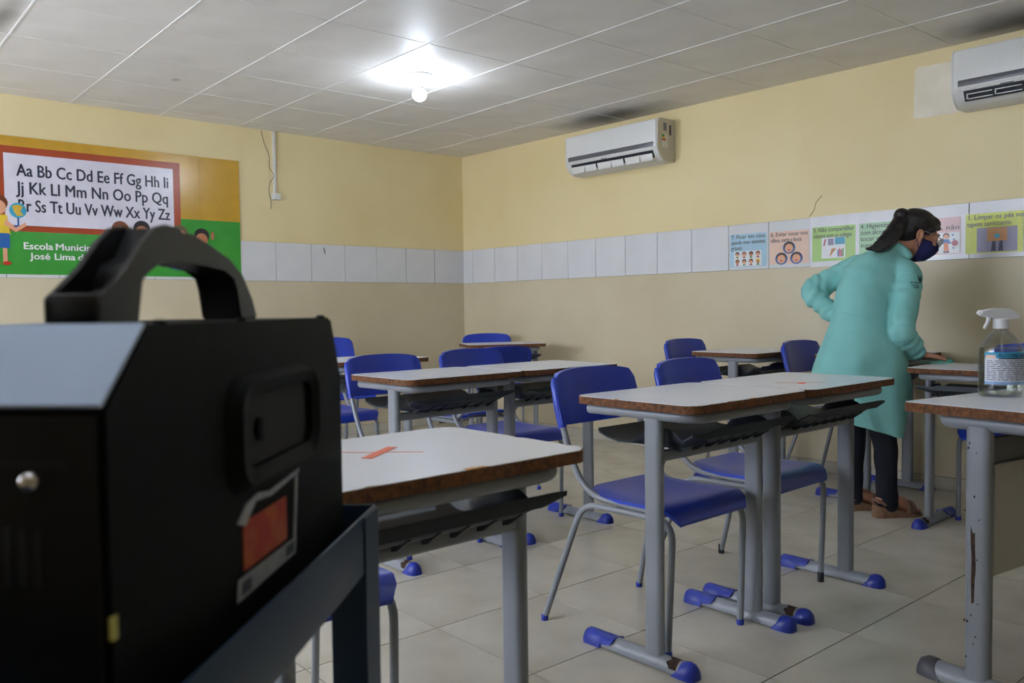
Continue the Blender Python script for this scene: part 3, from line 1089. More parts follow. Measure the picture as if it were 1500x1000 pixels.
desk(4.690, -0.800, -90, 'school desk being wiped by the person, turned towards the room', 10, hscale=0.968)


# ---------------------------------------------------------------- chairs
def mk_seat():
    nx, ny = 12, 12
    bm = bmesh.new()

    def P(i, j):
        u, v = i / nx, j / ny * 2 - 1
        # superellipse plan
        x = -0.185 + 0.385 * u
        hw = 0.200 - 0.012 * (1 - u) - 0.034 * max(0, (u - 0.72) / 0.28) ** 3 - 0.03 * max(0, (0.12 - u) / 0.12) ** 2
        z = 0.440 - 0.010 * (1 - v * v) * math.sin(PI * min(1, u * 1.15)) + 0.010 * (1 - u) ** 4
        if u > 0.80:
            k = (u - 0.80) / 0.20
            z -= 0.045 * k ** 1.6
            x -= 0.022 * k ** 2
        z -= 0.012 * max(0, (abs(v) - 0.8) / 0.2) ** 2 * (1 - u * 0.9)
        return Vector((x, hw * v, z))
    vt = [[bm.verts.new(P(i, j)) for j in range(ny + 1)] for i in range(nx + 1)]
    vb = [[bm.verts.new(P(i, j) - Vector((0.004 * (i / nx), 0, 0.011))) for j in range(ny + 1)] for i in range(nx + 1)]
    for i in range(nx):
        for j in range(ny):
            bm.faces.new((vt[i][j], vt[i + 1][j], vt[i + 1][j + 1], vt[i][j + 1]))
            bm.faces.new((vb[i][j], vb[i][j + 1], vb[i + 1][j + 1], vb[i + 1][j]))
    e = [(0, j) for j in range(ny + 1)] + [(i, ny) for i in range(1, nx + 1)] + [(nx, j) for j in range(ny - 1, -1, -1)] + [(i, 0) for i in range(nx - 1, 0, -1)]
    for k in range(len(e)):
        a, b = e[k], e[(k + 1) % len(e)]
        bm.faces.new((vt[a[0]][a[1]], vt[b[0]][b[1]], vb[b[0]][b[1]], vb[a[0]][a[1]]))
    return finish(bm, 'seat', 'blue_plastic', 50)


def mk_back():
    ny, nz = 16, 8
    bm = bmesh.new()

    def P(j, k, th):
        v = j / ny * 2 - 1
        w = k / nz
        top = 0.818 - 0.020 * abs(v) ** 3
        bot = 0.637 + 0.006 * v * v
        av = abs(v)
        if av > 0.9:
            top -= 0.02 * ((av - 0.9) / 0.1) ** 2
        z = bot + (top - bot) * w
        x = -0.262 - 0.045 * w - 0.030 * (1 - v * v)
        y = 0.206 * v * (1 - 0.03 * w)
        # rounded thickness
        edge = min(1, (1 - av) / 0.06) if av < 1 else 0
        return Vector((x + th * (0.35 + 0.65 * edge), y, z))
    vf = [[bm.verts.new(P(j, k, 0.008)) for j in range(ny + 1)] for k in range(nz + 1)]
    vb = [[bm.verts.new(P(j, k, -0.012)) for j in range(ny + 1)] for k in range(nz + 1)]
    for k in range(nz):
        for j in range(ny):
            bm.faces.new((vf[k][j], vf[k][j + 1], vf[k + 1][j + 1], vf[k + 1][j]))
            bm.faces.new((vb[k][j], vb[k + 1][j], vb[k + 1][j + 1], vb[k][j + 1]))
    e = [(0, j) for j in range(ny + 1)] + [(k, ny) for k in range(1, nz + 1)] + [(nz, j) for j in range(ny - 1, -1, -1)] + [(k, 0) for k in range(nz - 1, 0, -1)]
    for q in range(len(e)):
        a, b = e[q], e[(q + 1) % len(e)]
        bm.faces.new((vf[a[0]][a[1]], vb[a[0]][a[1]], vb[b[0]][b[1]], vf[b[0]][b[1]]))
    # sockets round the uprights
    for s in (-1, 1):
        tube(bm, [(-0.274, s * 0.193, 0.632), (-0.292, s * 0.193, 0.70), (-0.311, s * 0.191, 0.77), (-0.317, s * 0.188, 0.79)], [0.0145, 0.0155, 0.0140, 0.008], 10)
    return finish(bm, 'backrest', 'blue_plastic', 60)


def mk_upright(s):
    bm = bmesh.new()
    tube(bm, smooth_path([(-0.309, s * 0.191, 0.770), (-0.265, s * 0.192, 0.60), (-0.185, s * 0.186, 0.424), (0.12, s * 0.178, 0.417)], 0.10, 9), 0.0105, 10)
    return finish(bm, 'upright', 'grey_metal', 60)


def mk_legs(s, front):
    bm = bmesh.new()
    if front:
        tube(bm, smooth_path([(-0.02, s * 0.180, 0.397), (0.158, s * 0.180, 0.397), (0.142, s * 0.186, 0.018)], 0.065, 8), 0.0105, 10)
    else:
        tube(bm, smooth_path([(-0.02, s * 0.180, 0.397), (-0.195, s * 0.186, 0.397), (-0.316, s * 0.238, 0.018)], 0.065, 8), 0.0105, 10)
    return finish(bm, 'leg', 'grey_metal', 60)


def mk_tip(dark):
    bm = bmesh.new()
    lathe(bm, [(0.011, 0.0), (0.0122, 0.002), (0.0122, 0.016 if not dark else 0.035), (0.0105, 0.018 if not dark else 0.037)], 10)
    return finish(bm, 'leg_tip', 'black_rubber' if dark else 'blue_cap', 50)


def mk_cross():
    bm = bmesh.new()
    tube(bm, [(-0.05, -0.18, 0.408), (-0.05, 0.18, 0.408)], 0.009, 8)
    tube(bm, [(0.10, -0.18, 0.404), (0.10, 0.18, 0.404)], 0.009, 8)
    return finish(bm, 'cross_brace', 'grey_metal', 60)


CHAIR_GROUP = 'blue school chairs around the desks'


def chair(x, y, rz, label, darktips=False):
    t = thing('school_chair', label, 'chair', (x, y, 0), math.radians(rz), CHAIR_GROUP)
    obj('seat', cached('seat', mk_seat), t)
    obj('backrest', cached('back', mk_back), t)
    for s in (-1, 1):
        obj('upright', cached('up%d' % s, lambda: mk_upright(s)), t)
        for fr_ in (0, 1):
            lg = obj('leg', cached('leg%d%d' % (s, fr_), lambda: mk_legs(s, fr_)), t)
            obj('leg_tip', cached('tip%d' % darktips, lambda: mk_tip(darktips)), lg, (0.142, s * 0.186, 0) if fr_ else (-0.319, s * 0.2395, 0))
    obj('cross_brace', cached('cross', mk_cross), t)
    return t


chair(4.395, -2.688, 0, 'blue chair tucked under the battered desk next to the red taped one')
chair(4.365, -2.115, 1, 'blue chair with black leg tips behind the red taped desk', True)
chair(4.345, -3.975, 0, 'blue chair mostly hidden by the cart, at the orange cross desk')
chair(3.075, -2.680, 0, 'blue chair behind the bare desk beside the orange cross desk')
chair(3.00, -2.100, 0, 'blue chair tucked at a bare desk, backing onto the turned chair')
chair(2.28, -1.78, 176, 'blue chair turned round to face the banner wall')
chair(3.115, -0.460, 0, 'blue chair at the single desk below the blue poster')
chair(3.845, -0.345, 0, 'blue chair beside the coat tail of the person')
chair(0.975, -0.470, -28, 'small far blue chair in the room corner')
chair(1.70, -2.32, 0, 'blue chair at the far desk below the banner end')
chair(0.62, -1.63, -8, 'blue chair alone near the alphabet banner wall')
chair(4.690, -0.495, -90, 'blue chair between the wall and the desk being wiped')

# ---------------------------------------------------------------- teacher's desk
TD_RZ = -9
t = thing('teacher_desk', 'large grey desk with a modesty panel and scratched round legs', 'desk', (5.225, -2.49, 0), math.radians(TD_RZ))
x0, x1, y0, y1 = -0.165, 0.485, -0.05, 1.15
bm = bmesh.new()
prism(bm, rrect(x0, x1, y0, y1, 0.012, 3), 0.730, 0.755)
tp = obj('tabletop', finish(bm, 'tabletop', 'chipboard'), t)
bm = bmesh.new()
prism(bm, rrect(x0 + 0.001, x1 - 0.001, y0 + 0.001, y1 - 0.001, 0.012, 3), 0.755, 0.7562)
obj('laminate', finish(bm, 'laminate', 'laminate', smooth=False), tp, label='white laminate surface')
bm = bmesh.new()
tube(bm, smooth_path([(x1 - 0.06, 0.035, 0.708), (x0 + 0.06, 0.035, 0.708), (x0 + 0.06, y1 - 0.08, 0.708), (x1 - 0.06, y1 - 0.08, 0.708)], 0.05, 6), 0.022, 12)
obj('frame', finish(bm, 'frame', 'grey_metal', 50), t)
for yy in (0.03, 1.07):
    bm = bmesh.new()
    prism(bm, rrect(-0.033, 0.033, yy - 0.02, yy + 0.02, 0.0195, 5), 0.03, 0.70)
    lg = obj('column', finish(bm, 'column', 'grey_metal', 50), t)
    bm = bmesh.new()
    rings(bm, [[(x, yy + 0.03 * math.cos(math.radians(a)), 0.004 + 0.042 * math.sin(math.radians(a))) for a in range(0, 181, 15)] for x in (-0.13, 0.36)])
    ft = obj('foot', finish(bm, 'foot', 'grey_metal'), t)
    bm = bmesh.new()
    rings(bm, [[(x, yy + w * math.cos(math.radians(a)), h * max(0, math.sin(math.radians(a)))) for a in range(0, 181, 15)]
               for x, w, h in ((-0.165, 0.012, 0.02), (-0.155, 0.026, 0.040), (-0.135, 0.033, 0.051), (-0.11, 0.034, 0.050), (-0.09, 0.033, 0.018))])
    obj('foot_cap', finish(bm, 'foot_cap', 'grey_cap', 60), ft, label='dark grey plastic toe cap')
    if yy < 0.5:
        bm = bmesh.new()
        pts = [(-0.012, 0.44), (-0.006, 0.42), (-0.001, 0.425), (0.0, 0.38), (0.002, 0.33), (-0.001, 0.29), (-0.002, 0.24), (-0.009, 0.235), (-0.010, 0.29), (-0.009, 0.36), (-0.012, 0.40)]
        prism(bm, pts, yy - 0.0206, yy - 0.0185, 'y')
        obj('paint_scrape', finish(bm, 'paint_scrape', 'rust', smooth=False), lg, label='rusty paint scrape')
        random.seed(5)
        for k in range(14):
            a, z = random.uniform(-0.028, 0.012), random.uniform(0.05, 0.68)
            bm = bmesh.new()
            prism(bm, disc(a, z, random.uniform(0.001, 0.0028), random.uniform(0.0015, 0.004), 7), yy - 0.0208, yy - 0.0175, 'y')
            obj('paint_chip', finish(bm, 'paint_chip', 'rust', smooth=False), lg)
obj('apron', bbox_mesh('apron', -0.012, 0.010, 0.05, 1.05, 0.50, 0.665, 'apron_grey', 0.002), t)
obj('modesty_panel', bbox_mesh('modesty_panel', 0.012, 0.027, 0.05, 1.05, 0.31, 0.60, 'panel_grey', 0.002), t, label='light grey modesty panel')

# ---------------------------------------------------------------- spray bottle
BX, BY = 5.192, -2.205
t = thing('spray_bottle', 'clear spray bottle with a white trigger and printed label', 'bottle', (BX, BY, 0.7564), math.atan2(RT.y, RT.x))
br = 0.0565
bm = bmesh.new()
prof = [(0.050, 0.0), (0.054, 0.004), (br, 0.014), (br, 0.128), (0.054, 0.140), (0.045, 0.156), (0.033, 0.172), (0.022, 0.182), (0.017, 0.187), (0.017, 0.194)]
lathe(bm, prof, 36)
body = obj('bottle_body', finish(bm, 'bottle_body', 'clear_plastic', 60), t, label='clear plastic bottle body')
bm = bmesh.new()
lathe(bm, [(0.047, 0.004), (0.052, 0.010), (0.0535, 0.018), (0.0535, 0.127), (0.0525, 0.136)], 36)
obj('liquid', finish(bm, 'liquid', 'clear_liquid', 60), body)


def wrap(a0, a1, z0, z1, r, m, name, par):
    bm = bmesh.new()
    n = 16
    rs = []
    for rr_ in (r, r + 0.0005):
        rs.append([(rr_ * math.sin(math.radians(a0 + (a1 - a0) * i / n)), -rr_ * math.cos(math.radians(a0 + (a1 - a0) * i / n))) for i in range(n + 1)])
    loop = rs[0] + rs[1][::-1]
    prism(bm, loop, z0, z1)
    return obj(name, finish(bm, name, m, 50), par)


lab = wrap(-72, 88, 0.036, 0.126, br + 0.0003, 'label_white', 'label', t)
wrap(-72, 88, 0.110, 0.126, br + 0.0008, 'label_blue', 'label_header', lab)
wrap(-35, 88, 0.107, 0.1105, br + 0.0009, 'label_ink', 'label_rule', lab)
wrap(-72, 88, 0.036, 0.044, br + 0.0008, 'label_band', 'label_foot', lab)
wrap(-68, -42, 0.109, 0.118, br + 0.0012, 'print_ppink', 'label_logo', lab)
random.seed(11)
for k in range(11):
    z = 0.101 - k * 0.0052
    a = -66
    while a < 62:
        L = random.uniform(8, 26)
        wrap(a, min(a + L, 64), z, z + 0.0016, br + 0.0009, 'label_ink', 'print_line', lab)
        a += L + random.uniform(3, 6)
wrap(68, 82, 0.050, 0.078, br + 0.0009, 'label_ink', 'label_symbol', lab)
me = text_mesh('lettering', 'ÁLCOOL LÍQUIDO', 0.0115, 'print_navyprint', None, width=0.108, bold=0.0003)
for v in me.vertices:
    a = math.radians(-36) + v.co.x / (br + 0.001)
    r = br + 0.0013 + v.co.z
    v.co = (r * math.sin(a), -r * math.cos(a), 0.1135 + v.co.y)
obj('lettering', me, lab)
bm = bmesh.new()
lathe(bm, [(0.0195, 0.190), (0.0205, 0.192), (0.0205, 0.216), (0.018, 0.219)], 24)
obj('collar', finish(bm, 'collar', 'spray_white'), t)
bm = bmesh.new()
prism(bm, [(-0.064, 0.242), (-0.064, 0.228), (-0.046, 0.227), (-0.028, 0.219), (0.010, 0.216), (0.046, 0.218), (0.050, 0.221), (0.044, 0.232), (0.030, 0.242), (0.012, 0.2475), (-0.02, 0.2475), (-0.04, 0.244)], -0.014, 0.014, 'y')
bmesh.ops.bevel(bm, geom=list(bm.edges), offset=0.004, segments=3, affect='EDGES')
obj('spray_head', finish(bm, 'spray_head', 'spray_white', 50), t)
bm = bmesh.new()
tube(bm, smooth_path([(-0.034, 0, 0.226), (-0.036, 0, 0.210), (-0.044, 0, 0.196), (-0.047, 0, 0.190)], 0.01, 4), [0.006] * 2 + [0.0055] * 8 + [0.0045] * 2, 8)
obj('trigger', finish(bm, 'trigger', 'spray_white', 60), t)
bm = bmesh.new()
tube(bm, [(0, 0, 0.19), (0.006, 0, 0.10), (0.012, 0, 0.012)], 0.0025, 6)
obj('dip_tube', finish(bm, 'dip_tube', 'clear_plastic'), body)

# ---------------------------------------------------------------- person
PB = Vector((4.176, -0.779, 0.0))
PR = math.atan2(RT.y, RT.x)
PPM = 303.0
person = thing('person', 'person in a turquoise coat and navy mask leaning over a desk', 'person', PB, PR)


def px(x, y, b=0.0):
    return Vector(((x - 1290) / PPM, b, (755 - y) / PPM))


# head frame
yw, pt = math.radians(-4), math.radians(22)
hf = Vector((math.cos(yw) * math.cos(pt), math.sin(yw) * math.cos(pt), -math.sin(pt)))
hs = Vector((math.sin(yw), -math.cos(yw), 0))          # towards the camera = her right ear
hu = hs.cross(hf).normalized()
if hu.z < 0:
    hu = -hu
HC = px(1361, 345, 0.085)
HM = Matrix((hf, hs, hu)).transposed()


def hp(f, s, u):
    return HC + hf * f + hs * s + hu * u


def bone_hand(bm, wrist, d, nrm, side, curl=0.15, spread=0.10):
    """palm with four fingers and a thumb; d = finger direction, nrm = back of hand, side = thumb side"""
    d = d.normalized()
    nrm = (nrm - d * nrm.dot(d)).normalized()
    sd = d.cross(nrm).normalized() * side
    for k in (-1.5, -0.5, 0.5, 1.5):
        capsule_chain(bm, [wrist + sd * k * 0.011, wrist + d * 0.045 + sd * k * 0.0165, wrist + d * 0.085 + sd * k * 0.0185], [0.015, 0.0125, 0.0105], 10, 3)
    L = {-1.5: 0.052, -0.5: 0.066, 0.5: 0.072, 1.5: 0.064}
    for k, ln in L.items():
        base = wrist + d * 0.085 + sd * k * 0.0185
        dd = (d + sd * k * spread * 0.5).normalized()
        a = base + (dd - nrm * curl * 0.5).normalized() * ln * 0.42
        b = a + (dd - nrm * curl * 1.2).normalized() * ln * 0.32
        c = b + (dd - nrm * curl * 2.0).normalized() * ln * 0.26
        capsule_chain(bm, [base, a, b, c], [0.0098, 0.0088, 0.0080, 0.0068], 8, 3)
    tb = wrist + d * 0.022 + sd * 0.022 - nrm * 0.004
    t1 = tb + (d * 0.6 + sd * 0.8).normalized() * 0.042
    t2 = t1 + (d * 0.85 + sd * 0.45 - nrm * 0.2).normalized() * 0.03
    t3 = t2 + (d * 0.95 + sd * 0.2 - nrm * 0.3).normalized() * 0.022
    capsule_chain(bm, [tb, t1, t2, t3], [0.0135, 0.0108, 0.0098, 0.0075], 8, 3)


TABZ = 0.7565 * 0.968
RSH, REL, RWR = px(1331, 408, -0.03), px(1307, 484, -0.15), px(1342, 527, -0.05)
RWR.z = TABZ + 0.052
LSH, LEL, LWR = px(1270, 398, 0.22), px(1220, 424, 0.24), px(1240, 462, 0.13)
bm = bmesh.new()
# torso, neck
capsule_chain(bm, [px(1258, 520, 0.0), px(1268, 470, 0.03), px(1295, 415, 0.07), px(1318, 392, 0.09)], [0.105, 0.085, 0.10, 0.07], 18, 4)
capsule_chain(bm, [px(1314, 385, 0.09), px(1336, 368, 0.09), px(1350, 352, 0.085)], [0.055, 0.049, 0.05], 16, 4)
# head
ellipsoid(bm, hp(-0.012, 0, 0.030), (0.092, 0.072, 0.085), HM)
ellipsoid(bm, hp(0.022, 0, -0.030), (0.066, 0.058, 0.085), HM)
ellipsoid(bm, hp(0.050, 0, -0.088), (0.032, 0.034, 0.026), HM)      # chin
ellipsoid(bm, hp(0.076, 0, 0.028), (0.016, 0.050, 0.014), HM)       # brow
capsule_chain(bm, [hp(0.083, 0, 0.018), hp(0.096, 0, -0.008), hp(0.104, 0, -0.026)], [0.008, 0.010, 0.013], 10, 3)
for s in (-1, 1):
    ellipsoid(bm, hp(0.070, s * 0.036, -0.022), (0.020, 0.022, 0.020), HM)    # cheek
    ellipsoid(bm, hp(0.078, s * 0.030, 0.008), (0.010, 0.014, 0.009), HM)     # eye lid
    ear = [hp(-0.012, s * 0.074, -0.045), hp(-0.004, s * 0.078, -0.028), hp(-0.004, s * 0.082, -0.008), hp(-0.012, s * 0.086, 0.010), hp(-0.026, s * 0.087, 0.010), hp(-0.030, s * 0.084, -0.006), hp(-0.022, s * 0.080, -0.026)]
    capsule_chain(bm, ear, [0.007, 0.006, 0.006, 0.0065, 0.0065, 0.006, 0.006], 8, 3)
    ellipsoid(bm, hp(-0.014, s * 0.076, -0.012), (0.016, 0.006, 0.024), HM)
    ellipsoid(bm, hp(0.093, s * 0.014, -0.031), (0.009, 0.008, 0.007), HM)    # nostril wing
ellipsoid(bm, hp(0.085, 0, -0.058), (0.010, 0.022, 0.010), HM)                # lips
# arms and hands
capsule_chain(bm, [RSH, REL, RWR], [0.042, 0.032, 0.024], 12, 5)
capsule_chain(bm, [LSH, LEL, LWR], [0.045, 0.038, 0.026], 12, 5)
capsule_chain(bm, [px(1310, 395, 0.09), RSH], [0.05, 0.045], 12, 3)
capsule_chain(bm, [px(1305, 395, 0.09), LSH], [0.05, 0.045], 12, 3)
hd = Vector((0.86, 0.42, -0.10)).normalized()
HW = RWR + Vector((0.012, 0.006, -0.008))
bone_hand(bm, HW, hd, Vector((0.05, 0, 1)), 1, 0.16)
bone_hand(bm, LWR, Vector((0.8, -0.2, -0.5)), Vector((-0.4, 0.6, 0.5)), -1, 0.35)
# pelvis, legs, feet
NH, NK, NA = px(1272, 520, -0.055), px(1292, 640, -0.075), px(1297, 738, -0.075)
FH, FK, FA = px(1256, 520, 0.055), px(1266, 640, 0.075), px(1266, 735, 0.075)
capsule_chain(bm, [NH, NK, NA], [0.082, 0.054, 0.036], 14, 6)
capsule_chain(bm, [FH, FK, FA], [0.082, 0.054, 0.036], 14, 6)
fd = Vector((0.985, 0.17, 0))
for A in (NA, FA):
    g = Vector((A.x, A.y, 0))
    heel = g - fd * 0.028 + Vector((0, 0, 0.083))
    capsule_chain(bm, [A, heel + Vector((0, 0, 0.012)), heel], [0.034, 0.032, 0.028], 12, 3)
    capsule_chain(bm, [heel, g + fd * 0.05 + Vector((0, 0, 0.072)), g + fd * 0.10 + Vector((0, 0, 0.046)), g + fd * 0.135 + Vector((0, 0, 0.034))], [0.027, 0.033, 0.030, 0.019], 12, 4)
    sd = Vector((-fd.y, fd.x, 0))
    for k in range(5):
        o_ = sd * (0.026 - k * 0.012) * (1 if A is FA else -1)
        q = g + fd * (0.135 - abs(k - 1) * 0.007) + o_ + Vector((0, 0, 0.034))
        capsule_chain(bm, [q, q + fd * (0.026 - k * 0.003) + Vector((0, 0, -0.007))], [0.010 if k == 0 else 0.0075, 0.008 if k == 0 else 0.006], 8, 3)
body = obj('body', remesh(bm, 'body', 'skin', 0.0042, 4, 0.5), person)
for s in (1,):
    for sgn in (-1, 1):
        bm = bmesh.new()
        ellipsoid(bm, hp(0.0845, sgn * 0.029, 0.006), (0.006, 0.009, 0.005), HM, 12, 8)
        obj('eye', finish(bm, 'eye', 'print_hair2', 80), body)
        bm = bmesh.new()
        tube(bm, [hp(0.091, sgn * 0.012, 0.027), hp(0.088, sgn * 0.032, 0.033), hp(0.074, sgn * 0.050, 0.028)], [0.003, 0.004, 0.002], 6)
        obj('eyebrow', finish(bm, 'eyebrow', 'hair', 80), body)

# trousers
bm = bmesh.new()
for H_, K, A, r2 in ((NH, NK, NA, 0.050), (FH, FK, FA, 0.046)):
    low = Vector((A.x, A.y, 0.062))
    capsule_chain(bm, [H_, K, K.lerp(low, 0.55), low], [0.082, 0.058, 0.048, r2], 16, 6)
    box(bm, low.x - .08, low.x + .08, low.y - .08, low.y + .08, -0.2, -0.1)
capsule_chain(bm, [NH + Vector((0, 0, 0.02)), FH + Vector((0, 0, 0.02))], [0.082, 0.082], 16, 4)
# cut flat at the ankles
g = [v for v in bm.verts if v.co.z < -0.05]
bmesh.ops.delete(bm, geom=g, context='VERTS')
obj('trousers', remesh(bm, 'trousers', 'trouser_fabric', 0.008, 4, 0.5, lambda c: 0.005 * noise.noise(c * 14)), person)

# coat
CO = [  # left silhouette px, right silhouette px, centre b, half depth
    ((1312, 356), (1340, 374), 0.095, 0.060),
    ((1300, 362), (1346, 384), 0.095, 0.080),
    ((1276, 374), (1350, 402), 0.090, 0.125),
    ((1254, 392), (1344, 430), 0.075, 0.140),
    ((1242, 420), (1328, 455), 0.055, 0.135),
    ((1231, 462), (1320, 486), 0.015, 0.140),
    ((1218, 495), (1326, 515), 0.000, 0.160),
    ((1203, 528), (1332, 545), -0.005, 0.165),
    ((1197, 555), (1336, 572), 0.000, 0.175),
    ((1208, 582), (1332, 600), 0.000, 0.172),
    ((1228, 606), (1326, 626), 0.000, 0.165),
    ((1238, 618), (1323, 642), 0.000, 0.160),
]
NSEG = 48
bm = bmesh.new()
rs = []
for q, (l, r, b, hdp) in enumerate(CO):
    L, R = px(*l, b), px(*r, b)
    c, e1 = (L + R) / 2, (R - L) / 2
    ring = []
    flare = max(0.0, (q - 5) / 6)
    for k in range(NSEG):
        a = 2 * PI * k / NSEG
        ca_, sa_ = math.cos(a), math.sin(a)
        ex = 0.85
        x = math.copysign(abs(ca_) ** ex, ca_)
        y = math.copysign(abs(sa_) ** ex, sa_)
        f = 1 + 0.05 * flare * math.sin(7 * a + 0.8) + 0.02 * flare * math.sin(11 * a)
        ring.append(c + e1 * x * f + Vector((0, -hdp * y * f, 0)))
    rs.append(ring)
rings(bm, rs)
capsule_chain(bm, [px(1322, 396, 0.03), RSH, RSH.lerp(REL, 0.5) + Vector((0, -0.01, 0)), REL, REL.lerp(RWR, 0.55), RWR - (RWR - REL).normalized() * 0.012], [0.070, 0.066, 0.060, 0.056, 0.051, 0.047], 18, 5)
capsule_chain(bm, [px(1285, 392, 0.16), LSH, LSH.lerp(LEL, 0.5), LEL, LEL.lerp(LWR, 0.55), LWR - (LWR - LEL).normalized() * 0.012], [0.070, 0.064, 0.058, 0.054, 0.050, 0.046], 18, 5)
# stand collar
capsule_chain(bm, [px(1308, 362, 0.13), px(1318, 356, 0.10), px(1330, 362, 0.045), px(1341, 376, 0.03)], [0.016, 0.020, 0.020, 0.016], 10, 4)


def coat_disp(c):
    d = 0.006 * noise.noise(c * 7.0) + 0.0035 * noise.noise(c * 16)
    # sleeve creases
    for A, B in ((RSH, REL), (REL, RWR), (LSH, LEL), (LEL, LWR)):
        ab = B - A
        tt = (c - A).dot(ab) / ab.length_squared
        if 0.05 < tt < 1.0:
            q = A + ab * tt
            if (c - q).length < 0.075:
                d += 0.011 * (noise.noise(Vector((c.x * 6, c.y * 6, tt * 5 + c.x * 9))) - 0.1) + 0.003 * math.sin(tt * 17 + 9 * noise.noise(c * 6))
                break
    return d


coat = obj('coat', remesh(bm, 'coat', 'coat_fabric', 0.0075, 5, 0.5, coat_disp), person, label='turquoise lab coat')
# emblem on the sleeve and coat seams
dg = bpy.context.evaluated_depsgraph_get()
cm = coat.data
from mathutils.bvhtree import BVHTree
bv = BVHTree.FromPolygons([v.co.copy() for v in cm.vertices], [tuple(p.vertices) for p in cm.polygons])


def on_coat(p, lift=0.0012):
    h = bv.ray_cast(Vector((p.x, -1.0, p.z)), Vector((0, 1, 0)))
    return h[0] + Vector((0, -lift, 0)) if h[0] else p


def coat_line(name, pts, r, m):
    P = [Vector(p) for p in pts]
    out = []
    for a, b in zip(P[:-1], P[1:]):
        for k in range(8):
            out.append(on_coat(a.lerp(b, k / 8), 0.0004))
    bm = bmesh.new()
    tube(bm, out, r, 5)
    return obj(name, finish(bm, name, m, 80), coat)


coat_line('seam', [px(1233, 458), px(1252, 462), px(1270, 470)], 0.0016, 'coat_fabric')
coat_line('seam', [px(1294, 440), px(1286, 470), px(1280, 540)], 0.0014, 'coat_fabric')


def coat_print(name, pts, m):
    bm = bmesh.new()
    v = [bm.verts.new(on_coat(px(*p), 0.002)) for p in pts]
    w = [bm.verts.new(x.co + Vector((0, 0.0015, 0))) for x in v]
    n = len(v)
    bm.faces.new(v)
    bm.faces.new(w[::-1])
    for i in range(n):
        bm.faces.new((v[i], v[(i + 1) % n], w[(i + 1) % n], w[i]))
    return obj(name, finish(bm, name, m, smooth=False), coat)


coat_print('emblem', [(1335.5, 404), (1338, 410), (1342, 406), (1343, 413), (1339, 417.5), (1336, 413)], 'emblem')
for x0_, x1_, y_ in ((1323, 1327, 415.2), (1328, 1331, 415.6), (1332, 1336.5, 416), (1324, 1326, 419), (1327.5, 1330, 419.3), (1331, 1335, 419.8), (1326, 1329, 422), (1330, 1335, 422.5)):
    coat_print('emblem_text', [(x0_, y_), (x1_, y_ + 0.2), (x1_, y_ + 1.6), (x0_, y_ + 1.4)], 'emblem')

# hair
bm = bmesh.new()
ellipsoid(bm, hp(-0.022, 0, 0.044), (0.098, 0.081, 0.086), HM)
ellipsoid(bm, hp(-0.052, 0, 0.010), (0.066, 0.077, 0.078), HM)
ellipsoid(bm, hp(0.030, 0, 0.080), (0.055, 0.058, 0.035), HM)
for s in (-1, 1):
    capsule_chain(bm, [hp(0.068, s * 0.045, 0.060), hp(0.036, s * 0.070, 0.040), hp(0.012, s * 0.075, 0.006)], [0.012, 0.013, 0.007], 8, 4)
ellipsoid(bm, px(1336, 315, 0.075), (0.036, 0.040, 0.036))
capsule_chain(bm, [px(1336, 320, 0.07), px(1326, 332, 0.05), px(1312, 346, 0.03), px(1299, 357, 0.015), px(1286, 364, 0.01), px(1274, 365, 0.01)], [0.034, 0.036, 0.034, 0.027, 0.016, 0.003], 14, 6)
capsule_chain(bm, [px(1336, 326, 0.045), px(1320, 346, 0.02), px(1308, 358, 0.0), px(1293, 368, -0.005), px(1282, 367, 0.0)], [0.022, 0.025, 0.021, 0.011, 0.003], 12, 6)
hair = obj('hair', remesh(bm, 'hair', 'hair', 0.005, 3, 0.5, lambda c: 0.0035 * noise.noise(Vector((c.x * 30 + c.z * 30, c.y * 60, (c.x - c.z) * 9)))), person, label='dark hair tied in a ponytail')
bm = bmesh.new()
tube(bm, [px(1333, 322, 0.11), px(1325, 326, 0.09), px(1322, 329, 0.05), px(1328, 333, 0.02)], 0.006, 8)
obj('hair_tie', finish(bm, 'hair_tie', 'black_rubber', 80), hair)

# mask: shell over nose and chin
bm = bmesh.new()
rs = []
for u, fo, ha in ((-0.120, 0.046, 0.034), (-0.104, 0.078, 0.050), (-0.080, 0.098, 0.060), (-0.055, 0.115, 0.064), (-0.032, 0.121, 0.065), (-0.014, 0.114, 0.058), (0.000, 0.104, 0.030)):
    row = []
    for k in range(-8, 9):
        a = k / 8
        row.append(hp(0.012 + (fo - 0.012) * math.cos(a * PI / 2) ** 0.75 if abs(a) < 1 else 0.012, ha * math.sin(a * PI / 2), u - (0.012 if False else 0.0) * a * a))
    rs.append(row)
vo = [[bm.verts.new(p) for p in r] for r in rs]
vi = [[bm.verts.new(p - hf * 0.004) for p in r] for r in rs]
for i in range(len(rs) - 1):
    for j in range(16):
        bm.faces.new((vo[i][j], vo[i][j + 1], vo[i + 1][j + 1], vo[i + 1][j]))
        bm.faces.new((vi[i][j], vi[i + 1][j], vi[i + 1][j + 1], vi[i][j + 1]))
n_ = len(rs) - 1
e = [(0, j) for j in range(17)] + [(i, 16) for i in range(1, n_ + 1)] + [(n_, j) for j in range(15, -1, -1)] + [(i, 0) for i in range(n_ - 1, 0, -1)]
for k in range(len(e)):
    a, b = e[k], e[(k + 1) % len(e)]
    bm.faces.new((vo[a[0]][a[1]], vi[a[0]][a[1]], vi[b[0]][b[1]], vo[b[0]][b[1]]))
mask = obj('face_mask', finish(bm, 'face_mask', 'mask_navy', 70), person, label='navy fabric face mask')
